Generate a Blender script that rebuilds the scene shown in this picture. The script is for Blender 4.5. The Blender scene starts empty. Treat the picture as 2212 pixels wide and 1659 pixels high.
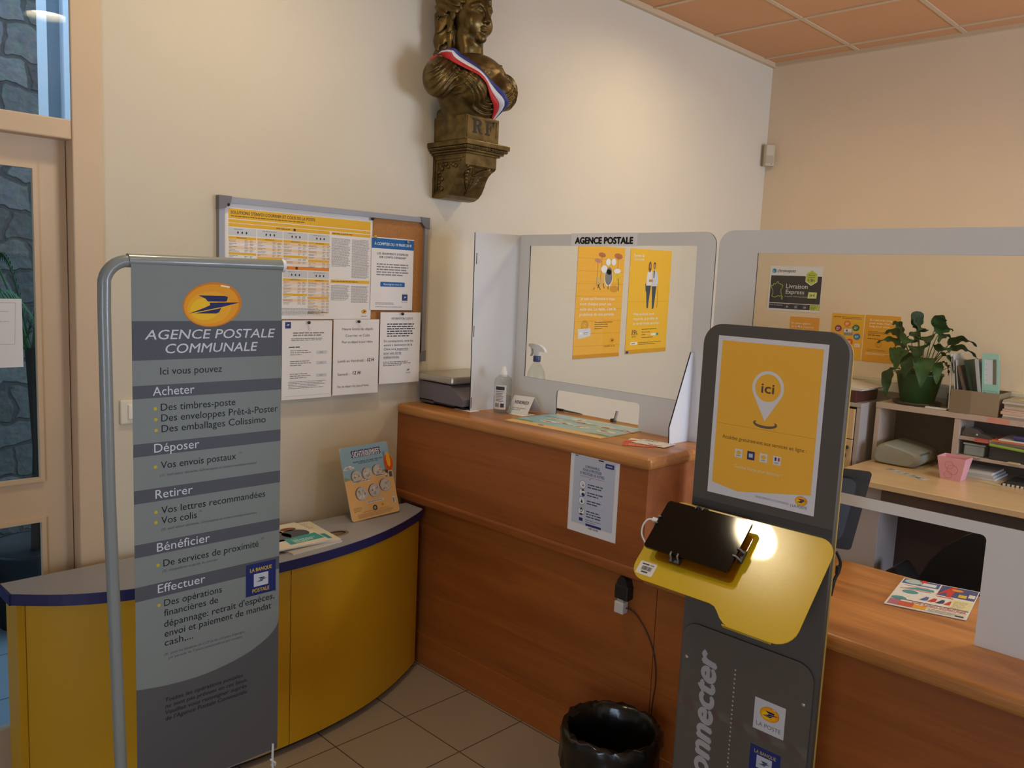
import bpy, bmesh, math, random
import numpy as np
from mathutils import Matrix, Vector
from mathutils.geometry import tessellate_polygon
random.seed(7)
SC = bpy.context.scene
COL = SC.collection
PI = math.pi

# ------------------------------------------------------------------ camera, world, lights, exposure
CAM_LOC = (-5.08, -2.76, 1.64)
YAW, PITCH, ROLL = math.radians(44.51795516), math.radians(-7.14523), math.radians(2.58325504)
cd = bpy.data.cameras.new('camera'); cam = bpy.data.objects.new('camera', cd); COL.objects.link(cam)
cd.sensor_fit = 'HORIZONTAL'; cd.sensor_width = 36.0; cd.lens = 36.0 * 1783.478 / 2212.0
cd.clip_start = 0.05
_f = Vector((math.cos(YAW)*math.cos(PITCH), math.sin(YAW)*math.cos(PITCH), math.sin(PITCH)))
_r = Vector((math.sin(YAW), -math.cos(YAW), 0)); _u = _r.cross(_f)
_r2 = math.cos(ROLL)*_r + math.sin(ROLL)*_u; _u2 = -math.sin(ROLL)*_r + math.cos(ROLL)*_u
_m = Matrix((_r2, _u2, -_f)).transposed().to_4x4(); _m.translation = CAM_LOC
cam.matrix_world = _m
SC.camera = cam

SC.view_settings.view_transform = 'Standard'; SC.view_settings.look = 'None'
SC.view_settings.gamma = 1.0; SC.view_settings.use_curve_mapping = False
SC.view_settings.exposure = 1.71

w = bpy.data.worlds.new('dusk_sky'); SC.world = w; w.use_nodes = True
w.node_tree.nodes['Background'].inputs[0].default_value = (0.50, 0.65, 0.95, 1)
w.node_tree.nodes['Background'].inputs[1].default_value = 0.9

LAMP_E = 34.0            # radiance of the ceiling lamp discs
DAY_W = 40.0             # watts of daylight through the side window
DAY_W2 = 11.0            # watts of daylight through the entrance glazing
LAMPS = [(-3.82, -0.76, 0.88), (-1.55, -0.80, 0.90), (-3.455, -2.78, 0.45), (-1.40, -2.80, 1.3)]  # last lamp is unseen and set strongest to brighten the far wall

def day_light():
    ld = bpy.data.lights.new('door_daylight', 'AREA'); ld.energy = DAY_W2; ld.color = (0.74, 0.84, 1.0)
    ld.shape = 'RECTANGLE'; ld.size = 1.5; ld.size_y = 1.8
    o = bpy.data.objects.new('door_daylight', ld); COL.objects.link(o)
    o.location = (-7.46, -3.6, 1.25); o.rotation_euler = (0, math.radians(-90), 0)
    ld = bpy.data.lights.new('window_daylight', 'AREA'); ld.energy = DAY_W; ld.color = (0.62, 0.75, 1.0)
    ld.shape = 'RECTANGLE'; ld.size = 1.9; ld.size_y = 1.3
    o = bpy.data.objects.new('window_daylight', ld); COL.objects.link(o)
    o.location = (-1.25, -5.56, 1.45); o.rotation_euler = (math.radians(90), 0, 0)   # points to +y
    return o
day_light()

# ------------------------------------------------------------------ materials
def lin(c):
    c = c / 255.0
    return c / 12.92 if c <= 0.04045 else ((c + 0.055) / 1.055) ** 2.4
def rgb(h):
    h = h.lstrip('#'); return tuple(lin(int(h[i:i+2], 16)) for i in (0, 2, 4))
_mats = {}
def mat(hexcol, rough=0.6, metal=0.0, spec=0.5, coat=0.0, name=None, noise=0.0, nscale=40.0, bump=0.0, bscale=200.0):
    """plain surface: a colour with a little procedural variation"""
    key = (hexcol, rough, metal, spec, coat, noise, nscale, bump, bscale)
    if key in _mats: return _mats[key]
    m = bpy.data.materials.new(name or ('paint_' + hexcol.lstrip('#'))); m.use_nodes = True
    nt = m.node_tree; b = nt.nodes['Principled BSDF']
    c = rgb(hexcol)
    b.inputs['Base Color'].default_value = (*c, 1); b.inputs['Roughness'].default_value = rough
    b.inputs['Metallic'].default_value = metal; b.inputs['Specular IOR Level'].default_value = spec
    b.inputs['Coat Weight'].default_value = coat
    if noise > 0 or bump > 0:
        tc = nt.nodes.new('ShaderNodeTexCoord'); nz = nt.nodes.new('ShaderNodeTexNoise')
        nz.inputs['Scale'].default_value = nscale; nz.inputs['Detail'].default_value = 4
        nt.links.new(tc.outputs['Object'], nz.inputs['Vector'])
        if noise > 0:
            mx = nt.nodes.new('ShaderNodeMix'); mx.data_type = 'RGBA'
            mx.inputs[6].default_value = (*[x*(1-noise) for x in c], 1)
            mx.inputs[7].default_value = (*[min(1, x*(1+noise)) for x in c], 1)
            nt.links.new(nz.outputs['Fac'], mx.inputs[0]); nt.links.new(mx.outputs[2], b.inputs['Base Color'])
        if bump > 0:
            n2 = nt.nodes.new('ShaderNodeTexNoise'); n2.inputs['Scale'].default_value = bscale
            nt.links.new(tc.outputs['Object'], n2.inputs['Vector'])
            bp = nt.nodes.new('ShaderNodeBump'); bp.inputs['Strength'].default_value = bump; bp.inputs['Distance'].default_value = 0.002
            nt.links.new(n2.outputs['Fac'], bp.inputs['Height']); nt.links.new(bp.outputs['Normal'], b.inputs['Normal'])
    _mats[key] = m
    return m
def ink(hexcol): return mat(hexcol, rough=0.55, spec=0.3)

def wood(name, c0, c1, axis='y', rough=0.4, scale=9.0):
    m = bpy.data.materials.new(name); m.use_nodes = True; nt = m.node_tree; b = nt.nodes['Principled BSDF']
    tc = nt.nodes.new('ShaderNodeTexCoord'); mp = nt.nodes.new('ShaderNodeMapping')
    s = {'x': (0.07, 1, 1), 'y': (1, 0.07, 1), 'z': (1, 1, 0.07)}[axis]
    mp.inputs['Scale'].default_value = s
    nz = nt.nodes.new('ShaderNodeTexNoise'); nz.inputs['Scale'].default_value = scale; nz.inputs['Detail'].default_value = 7
    nz.inputs['Roughness'].default_value = 0.6; nz.inputs['Distortion'].default_value = 0.8
    n2 = nt.nodes.new('ShaderNodeTexNoise'); n2.inputs['Scale'].default_value = scale*14; n2.inputs['Detail'].default_value = 3
    cr = nt.nodes.new('ShaderNodeValToRGB'); cr.color_ramp.elements[0].position = 0.32; cr.color_ramp.elements[1].position = 0.68
    cr.color_ramp.elements[0].color = (*rgb(c0), 1); cr.color_ramp.elements[1].color = (*rgb(c1), 1)
    mx = nt.nodes.new('ShaderNodeMath'); mx.operation = 'MULTIPLY_ADD'; mx.inputs[1].default_value = 0.28; 
    nt.links.new(tc.outputs['Object'], mp.inputs['Vector'])
    nt.links.new(mp.outputs['Vector'], nz.inputs['Vector']); nt.links.new(mp.outputs['Vector'], n2.inputs['Vector'])
    nt.links.new(n2.outputs['Fac'], mx.inputs[0])
    sb = nt.nodes.new('ShaderNodeMath'); sb.operation = 'SUBTRACT'; sb.inputs[1].default_value = 0.14
    nt.links.new(nz.outputs['Fac'], sb.inputs[0]); nt.links.new(sb.outputs[0], mx.inputs[2])
    nt.links.new(mx.outputs[0], cr.inputs['Fac']); nt.links.new(cr.outputs['Color'], b.inputs['Base Color'])
    b.inputs['Roughness'].default_value = rough
    return m

def glass_sheet(name, tint='#f4f8f6', rough=0.02, ior=1.45):
    m = bpy.data.materials.new(name); m.use_nodes = True; nt = m.node_tree
    nt.nodes.remove(nt.nodes['Principled BSDF']); out = nt.nodes['Material Output']
    tr = nt.nodes.new('ShaderNodeBsdfTransparent'); tr.inputs[0].default_value = (*rgb(tint), 1)
    gl = nt.nodes.new('ShaderNodeBsdfGlossy'); gl.inputs['Roughness'].default_value = rough
    lw = nt.nodes.new('ShaderNodeLayerWeight'); lw.inputs['Blend'].default_value = 0.5
    pw = nt.nodes.new('ShaderNodeMath'); pw.operation = 'POWER'; pw.inputs[1].default_value = 4.0
    fr = nt.nodes.new('ShaderNodeMath'); fr.operation = 'MULTIPLY_ADD'; fr.inputs[1].default_value = 0.75; fr.inputs[2].default_value = ((ior-1)/(ior+1))**2
    nt.links.new(lw.outputs['Facing'], pw.inputs[0]); nt.links.new(pw.outputs[0], fr.inputs[0])
    mx = nt.nodes.new('ShaderNodeMixShader')
    nt.links.new(fr.outputs[0], mx.inputs[0]); nt.links.new(tr.outputs[0], mx.inputs[1]); nt.links.new(gl.outputs[0], mx.inputs[2])
    nt.links.new(mx.outputs[0], out.inputs['Surface'])
    return m
def clear_plastic(name, hexcol='#ffffff', rough=0.05, ior=1.3):
    m = bpy.data.materials.new(name); m.use_nodes = True; b = m.node_tree.nodes['Principled BSDF']
    b.inputs['Base Color'].default_value = (*rgb(hexcol), 1); b.inputs['Transmission Weight'].default_value = 1.0
    b.inputs['Roughness'].default_value = rough; b.inputs['IOR'].default_value = ior
    return m
def emit(name, col, strength):
    m = bpy.data.materials.new(name); m.use_nodes = True; nt = m.node_tree
    nt.nodes.remove(nt.nodes['Principled BSDF'])
    e = nt.nodes.new('ShaderNodeEmission'); e.inputs[0].default_value = (*col, 1); e.inputs[1].default_value = strength
    nt.links.new(e.outputs[0], nt.nodes['Material Output'].inputs['Surface'])
    return m

def floor_mat(name, ca, cb, grout, pitch, ox, oy, gw=0.005, rough=0.35):
    m = bpy.data.materials.new(name); m.use_nodes = True; nt = m.node_tree; b = nt.nodes['Principled BSDF']
    N = nt.nodes.new; L = nt.links.new
    g = N('ShaderNodeNewGeometry'); sp = N('ShaderNodeSeparateXYZ'); L(g.outputs['Position'], sp.inputs[0])
    def M(op, a, bb=None, c=None):
        n = N('ShaderNodeMath'); n.operation = op
        for i, v in enumerate((a, bb, c)):
            if v is None: continue
            if isinstance(v, (int, float)): n.inputs[i].default_value = v
            else: L(v, n.inputs[i])
        return n.outputs[0]
    hits = []; cells = []
    for o, off in ((sp.outputs['X'], ox), (sp.outputs['Y'], oy)):
        q = M('DIVIDE', M('SUBTRACT', o, off), pitch); fr = M('FRACT', q); cells.append(M('FLOOR', q))
        d = M('MINIMUM', fr, M('SUBTRACT', 1.0, fr)); hits.append(M('LESS_THAN', d, gw / pitch / 2))
    gr = M('MAXIMUM', hits[0], hits[1])
    cb_ = N('ShaderNodeCombineXYZ'); L(cells[0], cb_.inputs[0]); L(cells[1], cb_.inputs[1])
    wn = N('ShaderNodeTexWhiteNoise'); L(cb_.outputs[0], wn.inputs['Vector'])
    nz = N('ShaderNodeTexNoise'); nz.inputs['Scale'].default_value = 7; nz.inputs['Detail'].default_value = 6; L(g.outputs['Position'], nz.inputs['Vector'])
    f = M('ADD', M('MULTIPLY', wn.outputs['Value'], 0.35), M('MULTIPLY', nz.outputs['Fac'], 0.65))
    mx = N('ShaderNodeMix'); mx.data_type = 'RGBA'; L(f, mx.inputs[0]); mx.inputs[6].default_value = (*rgb(ca), 1); mx.inputs[7].default_value = (*rgb(cb), 1)
    m2 = N('ShaderNodeMix'); m2.data_type = 'RGBA'; L(gr, m2.inputs[0]); L(mx.outputs[2], m2.inputs[6]); m2.inputs[7].default_value = (*rgb(grout), 1)
    L(m2.outputs[2], b.inputs['Base Color'])
    r = M('MULTIPLY_ADD', gr, 0.5, rough); L(r, b.inputs['Roughness'])
    bp = N('ShaderNodeBump'); bp.inputs['Strength'].default_value = 0.4; bp.inputs['Distance'].default_value = 0.003; bp.invert = True
    L(gr, bp.inputs['Height']); L(bp.outputs['Normal'], b.inputs['Normal'])
    return m

def stone_mat():
    m = bpy.data.materials.new('rubble_stone'); m.use_nodes = True; nt = m.node_tree; b = nt.nodes['Principled BSDF']
    N = nt.nodes.new; L = nt.links.new
    tc = N('ShaderNodeTexCoord'); sp = N('ShaderNodeSeparateXYZ'); L(tc.outputs['Object'], sp.inputs[0]); cb = N('ShaderNodeCombineXYZ'); L(sp.outputs[0], cb.inputs[0]); L(sp.outputs[2], cb.inputs[1])
    nz = N('ShaderNodeTexNoise'); nz.inputs['Scale'].default_value = 5; nz.inputs['Detail'].default_value = 3; L(tc.outputs['Object'], nz.inputs['Vector'])
    vm = N('ShaderNodeVectorMath'); vm.operation = 'MULTIPLY_ADD'; vm.inputs[1].default_value = (.16, .16, 0); L(nz.outputs['Color'], vm.inputs[0]); L(cb.outputs[0], vm.inputs[2])
    bk = N('ShaderNodeTexBrick'); bk.inputs['Scale'].default_value = 1.0; bk.inputs['Brick Width'].default_value = .26; bk.inputs['Row Height'].default_value = .15; bk.inputs['Mortar Size'].default_value = .014; bk.inputs['Mortar Smooth'].default_value = .6
    bk.offset = .43; bk.squash = .7; bk.squash_frequency = 3
    bk.inputs['Color1'].default_value = (*rgb('#5f5c52'), 1); bk.inputs['Color2'].default_value = (*rgb('#8c877a'), 1); bk.inputs['Mortar'].default_value = (*rgb('#5c574c'), 1); L(vm.outputs[0], bk.inputs['Vector'])
    n2 = N('ShaderNodeTexNoise'); n2.inputs['Scale'].default_value = 24; n2.inputs['Detail'].default_value = 6; L(tc.outputs['Object'], n2.inputs['Vector'])
    mx = N('ShaderNodeMix'); mx.data_type = 'RGBA'; mx.blend_type = 'OVERLAY'; mx.inputs[0].default_value = .7; L(bk.outputs['Color'], mx.inputs[6]); L(n2.outputs['Color'], mx.inputs[7])
    hv = N('ShaderNodeHueSaturation'); hv.inputs['Saturation'].default_value = .45; L(mx.outputs[2], hv.inputs['Color'])
    L(hv.outputs[0], b.inputs['Base Color']); b.inputs['Roughness'].default_value = 0.95
    ad = N('ShaderNodeMath'); ad.operation = 'MULTIPLY_ADD'; ad.inputs[1].default_value = -1.0; L(bk.outputs['Fac'], ad.inputs[0]); L(n2.outputs['Fac'], ad.inputs[2])
    bp = N('ShaderNodeBump'); bp.inputs['Strength'].default_value = 0.7; bp.inputs['Distance'].default_value = 0.02; L(ad.outputs[0], bp.inputs['Height']); L(bp.outputs[0], b.inputs['Normal'])
    return m

# ------------------------------------------------------------------ mesh builder
class MB:
    def __init__(s): s.v = []; s.f = []; s.m = []; s.sm = []; s.mats = []
    def mi(s, m):
        if m not in s.mats: s.mats.append(m)
        return s.mats.index(m)
    def add(s, vs, fs, m, smooth=False):
        n = len(s.v); k = s.mi(m); s.v += [tuple(p) for p in vs]
        for f in fs: s.f.append([i + n for i in f]); s.m.append(k); s.sm.append(smooth)
    def bm(s, b, m, smooth=False):
        b.verts.index_update(); s.add([v.co[:] for v in b.verts], [[v.index for v in f.verts] for f in b.faces], m, smooth); b.free()
    def box(s, x0, x1, y0, y1, z0, z1, m, bev=0.0, seg=2, smooth=False):
        b = bmesh.new(); bmesh.ops.create_cube(b, size=1)
        for v in b.verts:
            v.co = Vector(((x0+x1)/2 + v.co.x*abs(x1-x0), (y0+y1)/2 + v.co.y*abs(y1-y0), (z0+z1)/2 + v.co.z*abs(z1-z0)))
        if bev: bmesh.ops.bevel(b, geom=list(b.edges), offset=bev, segments=seg, affect='EDGES', profile=0.5)
        s.bm(b, m, smooth)
    def obox(s, c, ax, ay, az, hx, hy, hz, m, bev=0.0, seg=2):
        """box with free axes: centre c, unit axes, half sizes"""
        b = bmesh.new(); bmesh.ops.create_cube(b, size=2)
        for v in b.verts: v.co = Vector((v.co.x*hx, v.co.y*hy, v.co.z*hz))
        if bev: bmesh.ops.bevel(b, geom=list(b.edges), offset=bev, segments=seg, affect='EDGES', profile=0.5)
        M = Matrix((Vector(ax), Vector(ay), Vector(az))).transposed()
        for v in b.verts: v.co = M @ v.co + Vector(c)
        s.bm(b, m)
    def prism(s, pts, fn, a, b, m, smooth=False, caps=True, mside=None):
        """polygon pts (p,q) pushed from a to b; fn(p,q,t) -> xyz"""
        n = len(pts)
        vs = [fn(p, q, a) for p, q in pts] + [fn(p, q, b) for p, q in pts]
        s.add(vs, [[i, (i+1) % n, n+(i+1) % n, n+i] for i in range(n)], mside or m, smooth)
        if caps:
            tri = tessellate_polygon([[Vector((p, q, 0)) for p, q in pts]])
            s.add([fn(p, q, a) for p, q in pts], [list(t) for t in tri], m)
            s.add([fn(p, q, b) for p, q in pts], [list(t)[::-1] for t in tri], m)
    def plate(s, outer, holes, fn, a, b, m, mside=None):
        """flat plate with holes, loops in (p,q)"""
        loops = [outer] + holes; flat = [p for l in loops for p in l]
        tri = tessellate_polygon([[Vector((p, q, 0)) for p, q in l] for l in loops])
        s.add([fn(p, q, a) for p, q in flat], [list(t) for t in tri], m)
        s.add([fn(p, q, b) for p, q in flat], [list(t)[::-1] for t in tri], m)
        for l in loops:
            n = len(l); s.add([fn(p, q, a) for p, q in l] + [fn(p, q, b) for p, q in l], [[i, (i+1) % n, n+(i+1) % n, n+i] for i in range(n)], mside or m)
    def tube(s, path, r, m, n=10, cap=True, smooth=True):
        P = [Vector(p) for p in path]; rr = r if isinstance(r, (list, tuple)) else [r]*len(P)
        T = []
        for i in range(len(P)):
            t = P[min(i+1, len(P)-1)] - P[max(i-1, 0)]; T.append(t.normalized() if t.length > 1e-9 else Vector((0, 0, 1)))
        up = Vector((0, 0, 1)) if abs(T[0].z) < 0.9 else Vector((1, 0, 0))
        a = T[0].cross(up).normalized(); vs = []
        for i, p in enumerate(P):
            a = (a - T[i]*a.dot(T[i])).normalized(); b = T[i].cross(a)
            for k in range(n):
                th = 2*PI*k/n; vs.append(p + (a*math.cos(th) + b*math.sin(th))*rr[i])
        fs = [[i*n+k, i*n+(k+1) % n, (i+1)*n+(k+1) % n, (i+1)*n+k] for i in range(len(P)-1) for k in range(n)]
        s.add(vs, fs, m, smooth)
        if cap: s.add(vs[:n], [list(range(n))[::-1]], m); s.add(vs[-n:], [list(range(n))], m)
    def lathe(s, prof, c, m, n=32, smooth=True, sx=1.0, sy=1.0, jit=None):
        """prof: (r,z) list round vertical axis at c"""
        vs = []
        for j, (r, z) in enumerate(prof):
            for k in range(n):
                th = 2*PI*k/n; d = jit(j, k) if jit else (0, 0)
                vs.append((c[0] + (r+d[0])*sx*math.cos(th), c[1] + (r+d[0])*sy*math.sin(th), c[2] + z + d[1]))
        fs = [[j*n+k, j*n+(k+1) % n, (j+1)*n+(k+1) % n, (j+1)*n+k] for j in range(len(prof)-1) for k in range(n)]
        s.add(vs, fs, m, smooth)
    def disc(s, c, r, m, n=32, axis='z'):
        vs = []
        for k in range(n):
            a = 2*PI*k/n; p, q = r*math.cos(a), r*math.sin(a)
            vs.append({'z': (c[0]+p, c[1]+q, c[2]), 'y': (c[0]+p, c[1], c[2]+q), 'x': (c[0], c[1]+p, c[2]+q)}[axis])
        s.add(vs, [list(range(n))], m)
    def sphere(s, c, r, m, sub=2, sc=(1, 1, 1)):
        b = bmesh.new(); bmesh.ops.create_icosphere(b, subdivisions=sub, radius=1)
        for v in b.verts: v.co = Vector((c[0]+v.co.x*r*sc[0], c[1]+v.co.y*r*sc[1], c[2]+v.co.z*r*sc[2]))
        s.bm(b, m, True)
    def build(s, name, parent=None, origin=None, merge=False):
        if origin is None and parent is None:
            xs = [p[0] for p in s.v]; ys = [p[1] for p in s.v]; zs = [p[2] for p in s.v]
            origin = ((min(xs)+max(xs))/2, (min(ys)+max(ys))/2, min(zs))
        base = WORLD_LOC[parent.name] if parent else origin
        me = bpy.data.meshes.new(name)
        me.from_pydata([(p[0]-base[0], p[1]-base[1], p[2]-base[2]) for p in s.v], [], s.f)
        for m in s.mats: me.materials.append(m)
        me.polygons.foreach_set('material_index', s.m); me.polygons.foreach_set('use_smooth', s.sm)
        b = bmesh.new(); b.from_mesh(me)
        if merge: bmesh.ops.remove_doubles(b, verts=b.verts, dist=1e-5)
        bmesh.ops.recalc_face_normals(b, faces=b.faces); b.to_mesh(me); b.free(); me.update()
        o = bpy.data.objects.new(name, me); COL.objects.link(o)
        if parent: o.parent = parent; WORLD_LOC[o.name] = base
        else: o.location = origin; WORLD_LOC[o.name] = tuple(origin)
        return o
WORLD_LOC = {}

def tag(o, label, cat, group=None):
    o['label'] = label; o['category'] = cat
    if group: o['group'] = group
    return o
def struct(o, label=None, cat=None):
    o['kind'] = 'structure'
    if label: o['label'] = label
    if cat: o['category'] = cat
    return o
def thing(name, label, cat, loc, group=None):
    o = bpy.data.objects.new(name, None); COL.objects.link(o); o.location = loc; o.empty_display_size = 0.05
    WORLD_LOC[o.name] = tuple(loc)
    return tag(o, label, cat, group)

# ------------------------------------------------------------------ lettering and printed sheets
_txt = {}
def glyphs(body, bold=0.0, shear=0.0):
    k = (body, bold, shear)
    if k not in _txt:
        c = bpy.data.curves.new('lettering', 'FONT'); c.body = body; c.size = 1.0; c.resolution_u = 3
        c.offset = bold; c.shear = shear
        o = bpy.data.objects.new('lettering', c); me = bpy.data.meshes.new_from_object(o)
        vs = [(v.co.x, v.co.y) for v in me.vertices]; fs = [list(p.vertices) for p in me.polygons]
        bpy.data.objects.remove(o); bpy.data.curves.remove(c); bpy.data.meshes.remove(me)
        x0 = min(v[0] for v in vs); x1 = max(v[0] for v in vs)
        _txt[k] = ([(v[0]-x0, v[1]) for v in vs], fs, x1-x0)
    return _txt[k]
CAP = 0.68
class Sheet:
    """things printed on a flat face. Local u to the right, v up, in metres, from origin O."""
    LAY = 0.00025
    def __init__(s, O, U, V, mb=None):
        s.O = Vector(O); s.U = Vector(U).normalized(); s.V = Vector(V).normalized(); s.N = s.U.cross(s.V); s.mb = mb or MB()
    def P(s, u, v, t=0.0): return s.O + s.U*u + s.V*v + s.N*t
    def base(s, w, h, m, th=0.0008, r=0.0, mside=None, u0=0, v0=0):
        pts = rrect(u0, v0, u0+w, v0+h, r) if r else [(u0, v0), (u0+w, v0), (u0+w, v0+h), (u0, v0+h)]
        s.mb.prism(pts, lambda p, q, t: s.P(p, q, t), -th, 0, m, mside=mside)
        return s
    def poly(s, pts, m, lay=1):
        tri = tessellate_polygon([[Vector((p, q, 0)) for p, q in pts]])
        s.mb.add([s.P(p, q, s.LAY*lay) for p, q in pts], [list(t) for t in tri], m)
    def rect(s, u0, v0, u1, v1, m, lay=1): s.poly([(u0, v0), (u1, v0), (u1, v1), (u0, v1)], m, lay)
    def ell(s, u, v, a, b, m, lay=1, rot=0.0, n=28, a0=0, a1=2*PI):
        c, q = math.cos(rot), math.sin(rot); pts = []
        for k in range(n):
            t = a0 + (a1-a0)*k/n; x, y = a*math.cos(t), b*math.sin(t); pts.append((u+x*c-y*q, v+x*q+y*c))
        s.poly(pts, m, lay)
    def ring(s, u, v, a, wd, m, lay=1, n=28, b=None):
        b = b or a; vs = []
        for k in range(n):
            t = 2*PI*k/n
            vs.append(s.P(u+a*math.cos(t), v+b*math.sin(t), s.LAY*lay)); vs.append(s.P(u+(a-wd)*math.cos(t), v+(b-wd)*math.sin(t), s.LAY*lay))
        s.mb.add(vs, [[2*k, 2*((k+1) % n), 2*((k+1) % n)+1, 2*k+1] for k in range(n)], m)
    def line(s, pts, wd, m, lay=1, closed=False):
        P = [Vector((p[0], p[1])) for p in pts]; n = len(P)
        for i in range(n if closed else n-1):
            a, b = P[i], P[(i+1) % n]; d = b-a
            if d.length < 1e-7: continue
            d.normalize(); k = Vector((-d.y, d.x))*wd/2; e = d*wd*0.3
            s.poly([tuple(a-k-e), tuple(b-k+e), tuple(b+k+e), tuple(a+k-e)], m, lay + .06*(i % 3))
    def text(s, body, u, v, m, w=None, cap=None, lay=2, bold=0.0, shear=0.0, rot=0.0, align='l', slope=0.0):
        if bold:
            k = max(1, round(bold/.012)); d = min(bold, .07)*(cap/CAP if cap else w/max(1, len(body))*1.6)*.9
            for i in range(-k, k+1): s.text(body, u+d*i/k*math.cos(rot), v+d*i/k*math.sin(rot), m, w, cap, lay+.12*(i+k), 0.0, shear, rot, align, slope)
            for i, g in enumerate((-.7, .7)): s.text(body, u-d*g*math.sin(rot), v+d*g*math.cos(rot), m, w, cap, lay+.12*(2*k+1+i), 0.0, shear, rot, align, slope)
            return
        vs, fs, tw = glyphs(body, 0.0, shear)
        sy = cap/CAP if cap else None; sx = w/tw if w else None
        if sx is None: sx = sy
        if sy is None: sy = sx
        off = {'l': 0, 'c': -tw*sx/2, 'r': -tw*sx}[align]; c, q = math.cos(rot), math.sin(rot); out = []
        for x, y in vs:
            X, Y = x*sx+off, y*sy; Y += X*slope
            out.append(s.P(u+X*c-Y*q, v+X*q+Y*c, s.LAY*lay))
        s.mb.add(out, fs, m)
    def greek(s, u, v, w, n, step, th, m, lay=1, rag=0.25, seed=1, words=True):
        """n lines of print too small to read in the photograph, from v downward"""
        R = random.Random(seed)
        for i in range(n):
            x = u; end = u + w*(1 - rag*R.random()*(1.0 if i < n-1 else 2.2))
            y = v - i*step
            while x < end:
                l = min(th*R.uniform(1.5, 6.5), end-x) if words else end-x
                s.rect(x, y-th, x+l, y, m, lay); x += l + th*0.7
    def logo(s, u, v, a, lay=1, tilt=0.14, wings='#1a1f5c', oval='#ee9f0c'):
        """yellow oval with the blue arrow-like bird"""
        b = a*0.72
        s.ell(u, v, a, b, mat('#d9820a', 0.5, spec=.2), lay, tilt, 40)
        s.ell(u-a*0.03, v-a*0.02, a*0.93, b*0.93, mat(oval, 0.5, spec=.2), lay+1, tilt, 40)
        s.ell(u-a*0.12, v-a*0.10, a*0.74, b*0.72, mat('#f2ae10', .5, spec=.2), lay+1.5, tilt, 36); s.ell(u-a*0.26, v-a*0.14, a*0.50, b*0.50, mat('#f7c416', 0.5, spec=.2), lay+2, tilt, 32)
        s.line([(u+a*0.28, v+b*0.86), (u+a*0.55, v+b*0.80)], a*0.05, mat('#fff0c0'), lay+3)
        s.bird(u, v, a, ink(wings), lay+3)
    def bird(s, u, v, a, m, lay):
        q = lambda L: [(u+x*a, v+y*a) for x, y in L]
        s.poly(q([(-.49, .29), (.40, .29), (.51, .25), (.47, .12), (.40, .10), (-.18, .10), (-.26, .19)]), m, lay)
        s.poly(q([(-.12, .06), (.92, .08), (.28, -.08), (-.82, -.30), (-.30, -.11), (-.10, -.02)]), m, lay)
        s.poly(q([(-.62, -.29), (.28, -.11), (.20, -.25), (.11, -.29)]), m, lay)
    def build(s, name, parent=None, origin=None): return s.mb.build(name, parent, origin)

def rrect(x0, y0, x1, y1, r, corners='1111', n=6):
    """rounded rectangle; corners flag: bl br tr tl"""
    pts = []
    for i, (cx, cy, a) in enumerate(((x0, y0, PI), (x1, y0, 1.5*PI), (x1, y1, 0), (x0, y1, 0.5*PI))):
        if corners[i] == '1' and r > 0:
            ox = cx + (r if cx == x0 else -r); oy = cy + (r if cy == y0 else -r)
            for k in range(n+1):
                t = a + 0.5*PI*k/n; pts.append((ox + r*math.cos(t), oy + r*math.sin(t)))
        else: pts.append((cx, cy))
    return pts
W1U, W1V = (1, 0, 0), (0, 0, 1)          # faces -y (bulletin board wall)
XU, XV = (0, -1, 0), (0, 0, 1)           # faces -x (counter fronts, far wall)

# ------------------------------------------------------------------ the room
WALL = mat('#d5cab3', 0.9, spec=0.2, noise=0.025, nscale=3, bump=0.12, bscale=160, name='cream_wall_paint')
WALL2 = mat('#e0cbaa', 0.9, spec=0.2, noise=0.025, nscale=3, bump=0.12, bscale=160, name='warm_cream_wall_paint')
DOORP = mat('#d2b794', 0.5, noise=0.03, nscale=8, name='salmon_door_paint')
FLOOR = floor_mat('floor_tiles', '#958775', '#a19280', '#524536', 0.305, -2.938, -0.472)
TILE = mat('#cf9a6c', 0.9, noise=0.05, nscale=2.5, bump=0.15, bscale=90, name='salmon_ceiling_tile')
TBAR = mat('#cdb592', 0.5, name='ceiling_grid_bar')
WHITE = mat('#e9e7e4', 0.5)
GLASS = glass_sheet('window_glass')
DOORGLASS = glass_sheet('door_glass', '#dfe8e8', 0.01, 1.5)
RX0, RY0, CZ = -7.4, -5.5, 3.10

b = MB(); b.box(RX0-.15, 0.15, RY0-.15, 0.0, -0.12, 0, FLOOR); b.box(-5.40, -4.14, 0.0, 0.15, -0.12, 0, FLOOR); struct(b.build('floor', origin=(0, 0, 0)))
b = MB()
wy = lambda p, q, t: (p, t, q)
b.plate([(RX0-.15, -0.12), (-5.40, -0.12), (-5.40, 2.80), (-4.140, 2.80), (-4.140, -0.12), (0.15, -0.12), (0.15, 3.2), (RX0-.15, 3.2)], [], wy, 0.0, 0.15, WALL)
struct(b.build('wall_back', origin=(0, 0, 0)))
b = MB(); b.box(0, 0.15, RY0-.15, 0, -0.12, 3.2, WALL2); struct(b.build('wall_right', origin=(0, 0, 0)))
b = MB(); b.plate([(-RY0+.15, -.12), (0, -.12), (0, 3.2), (-RY0+.15, 3.2)], [[(2.65, .2), (2.65, 2.3), (4.55, 2.3), (4.55, .2)]], lambda p, q, t: (t, -p, q), RX0-.15, RX0, WALL); struct(b.build('wall_left', origin=(RX0, 0, 0)))
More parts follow.
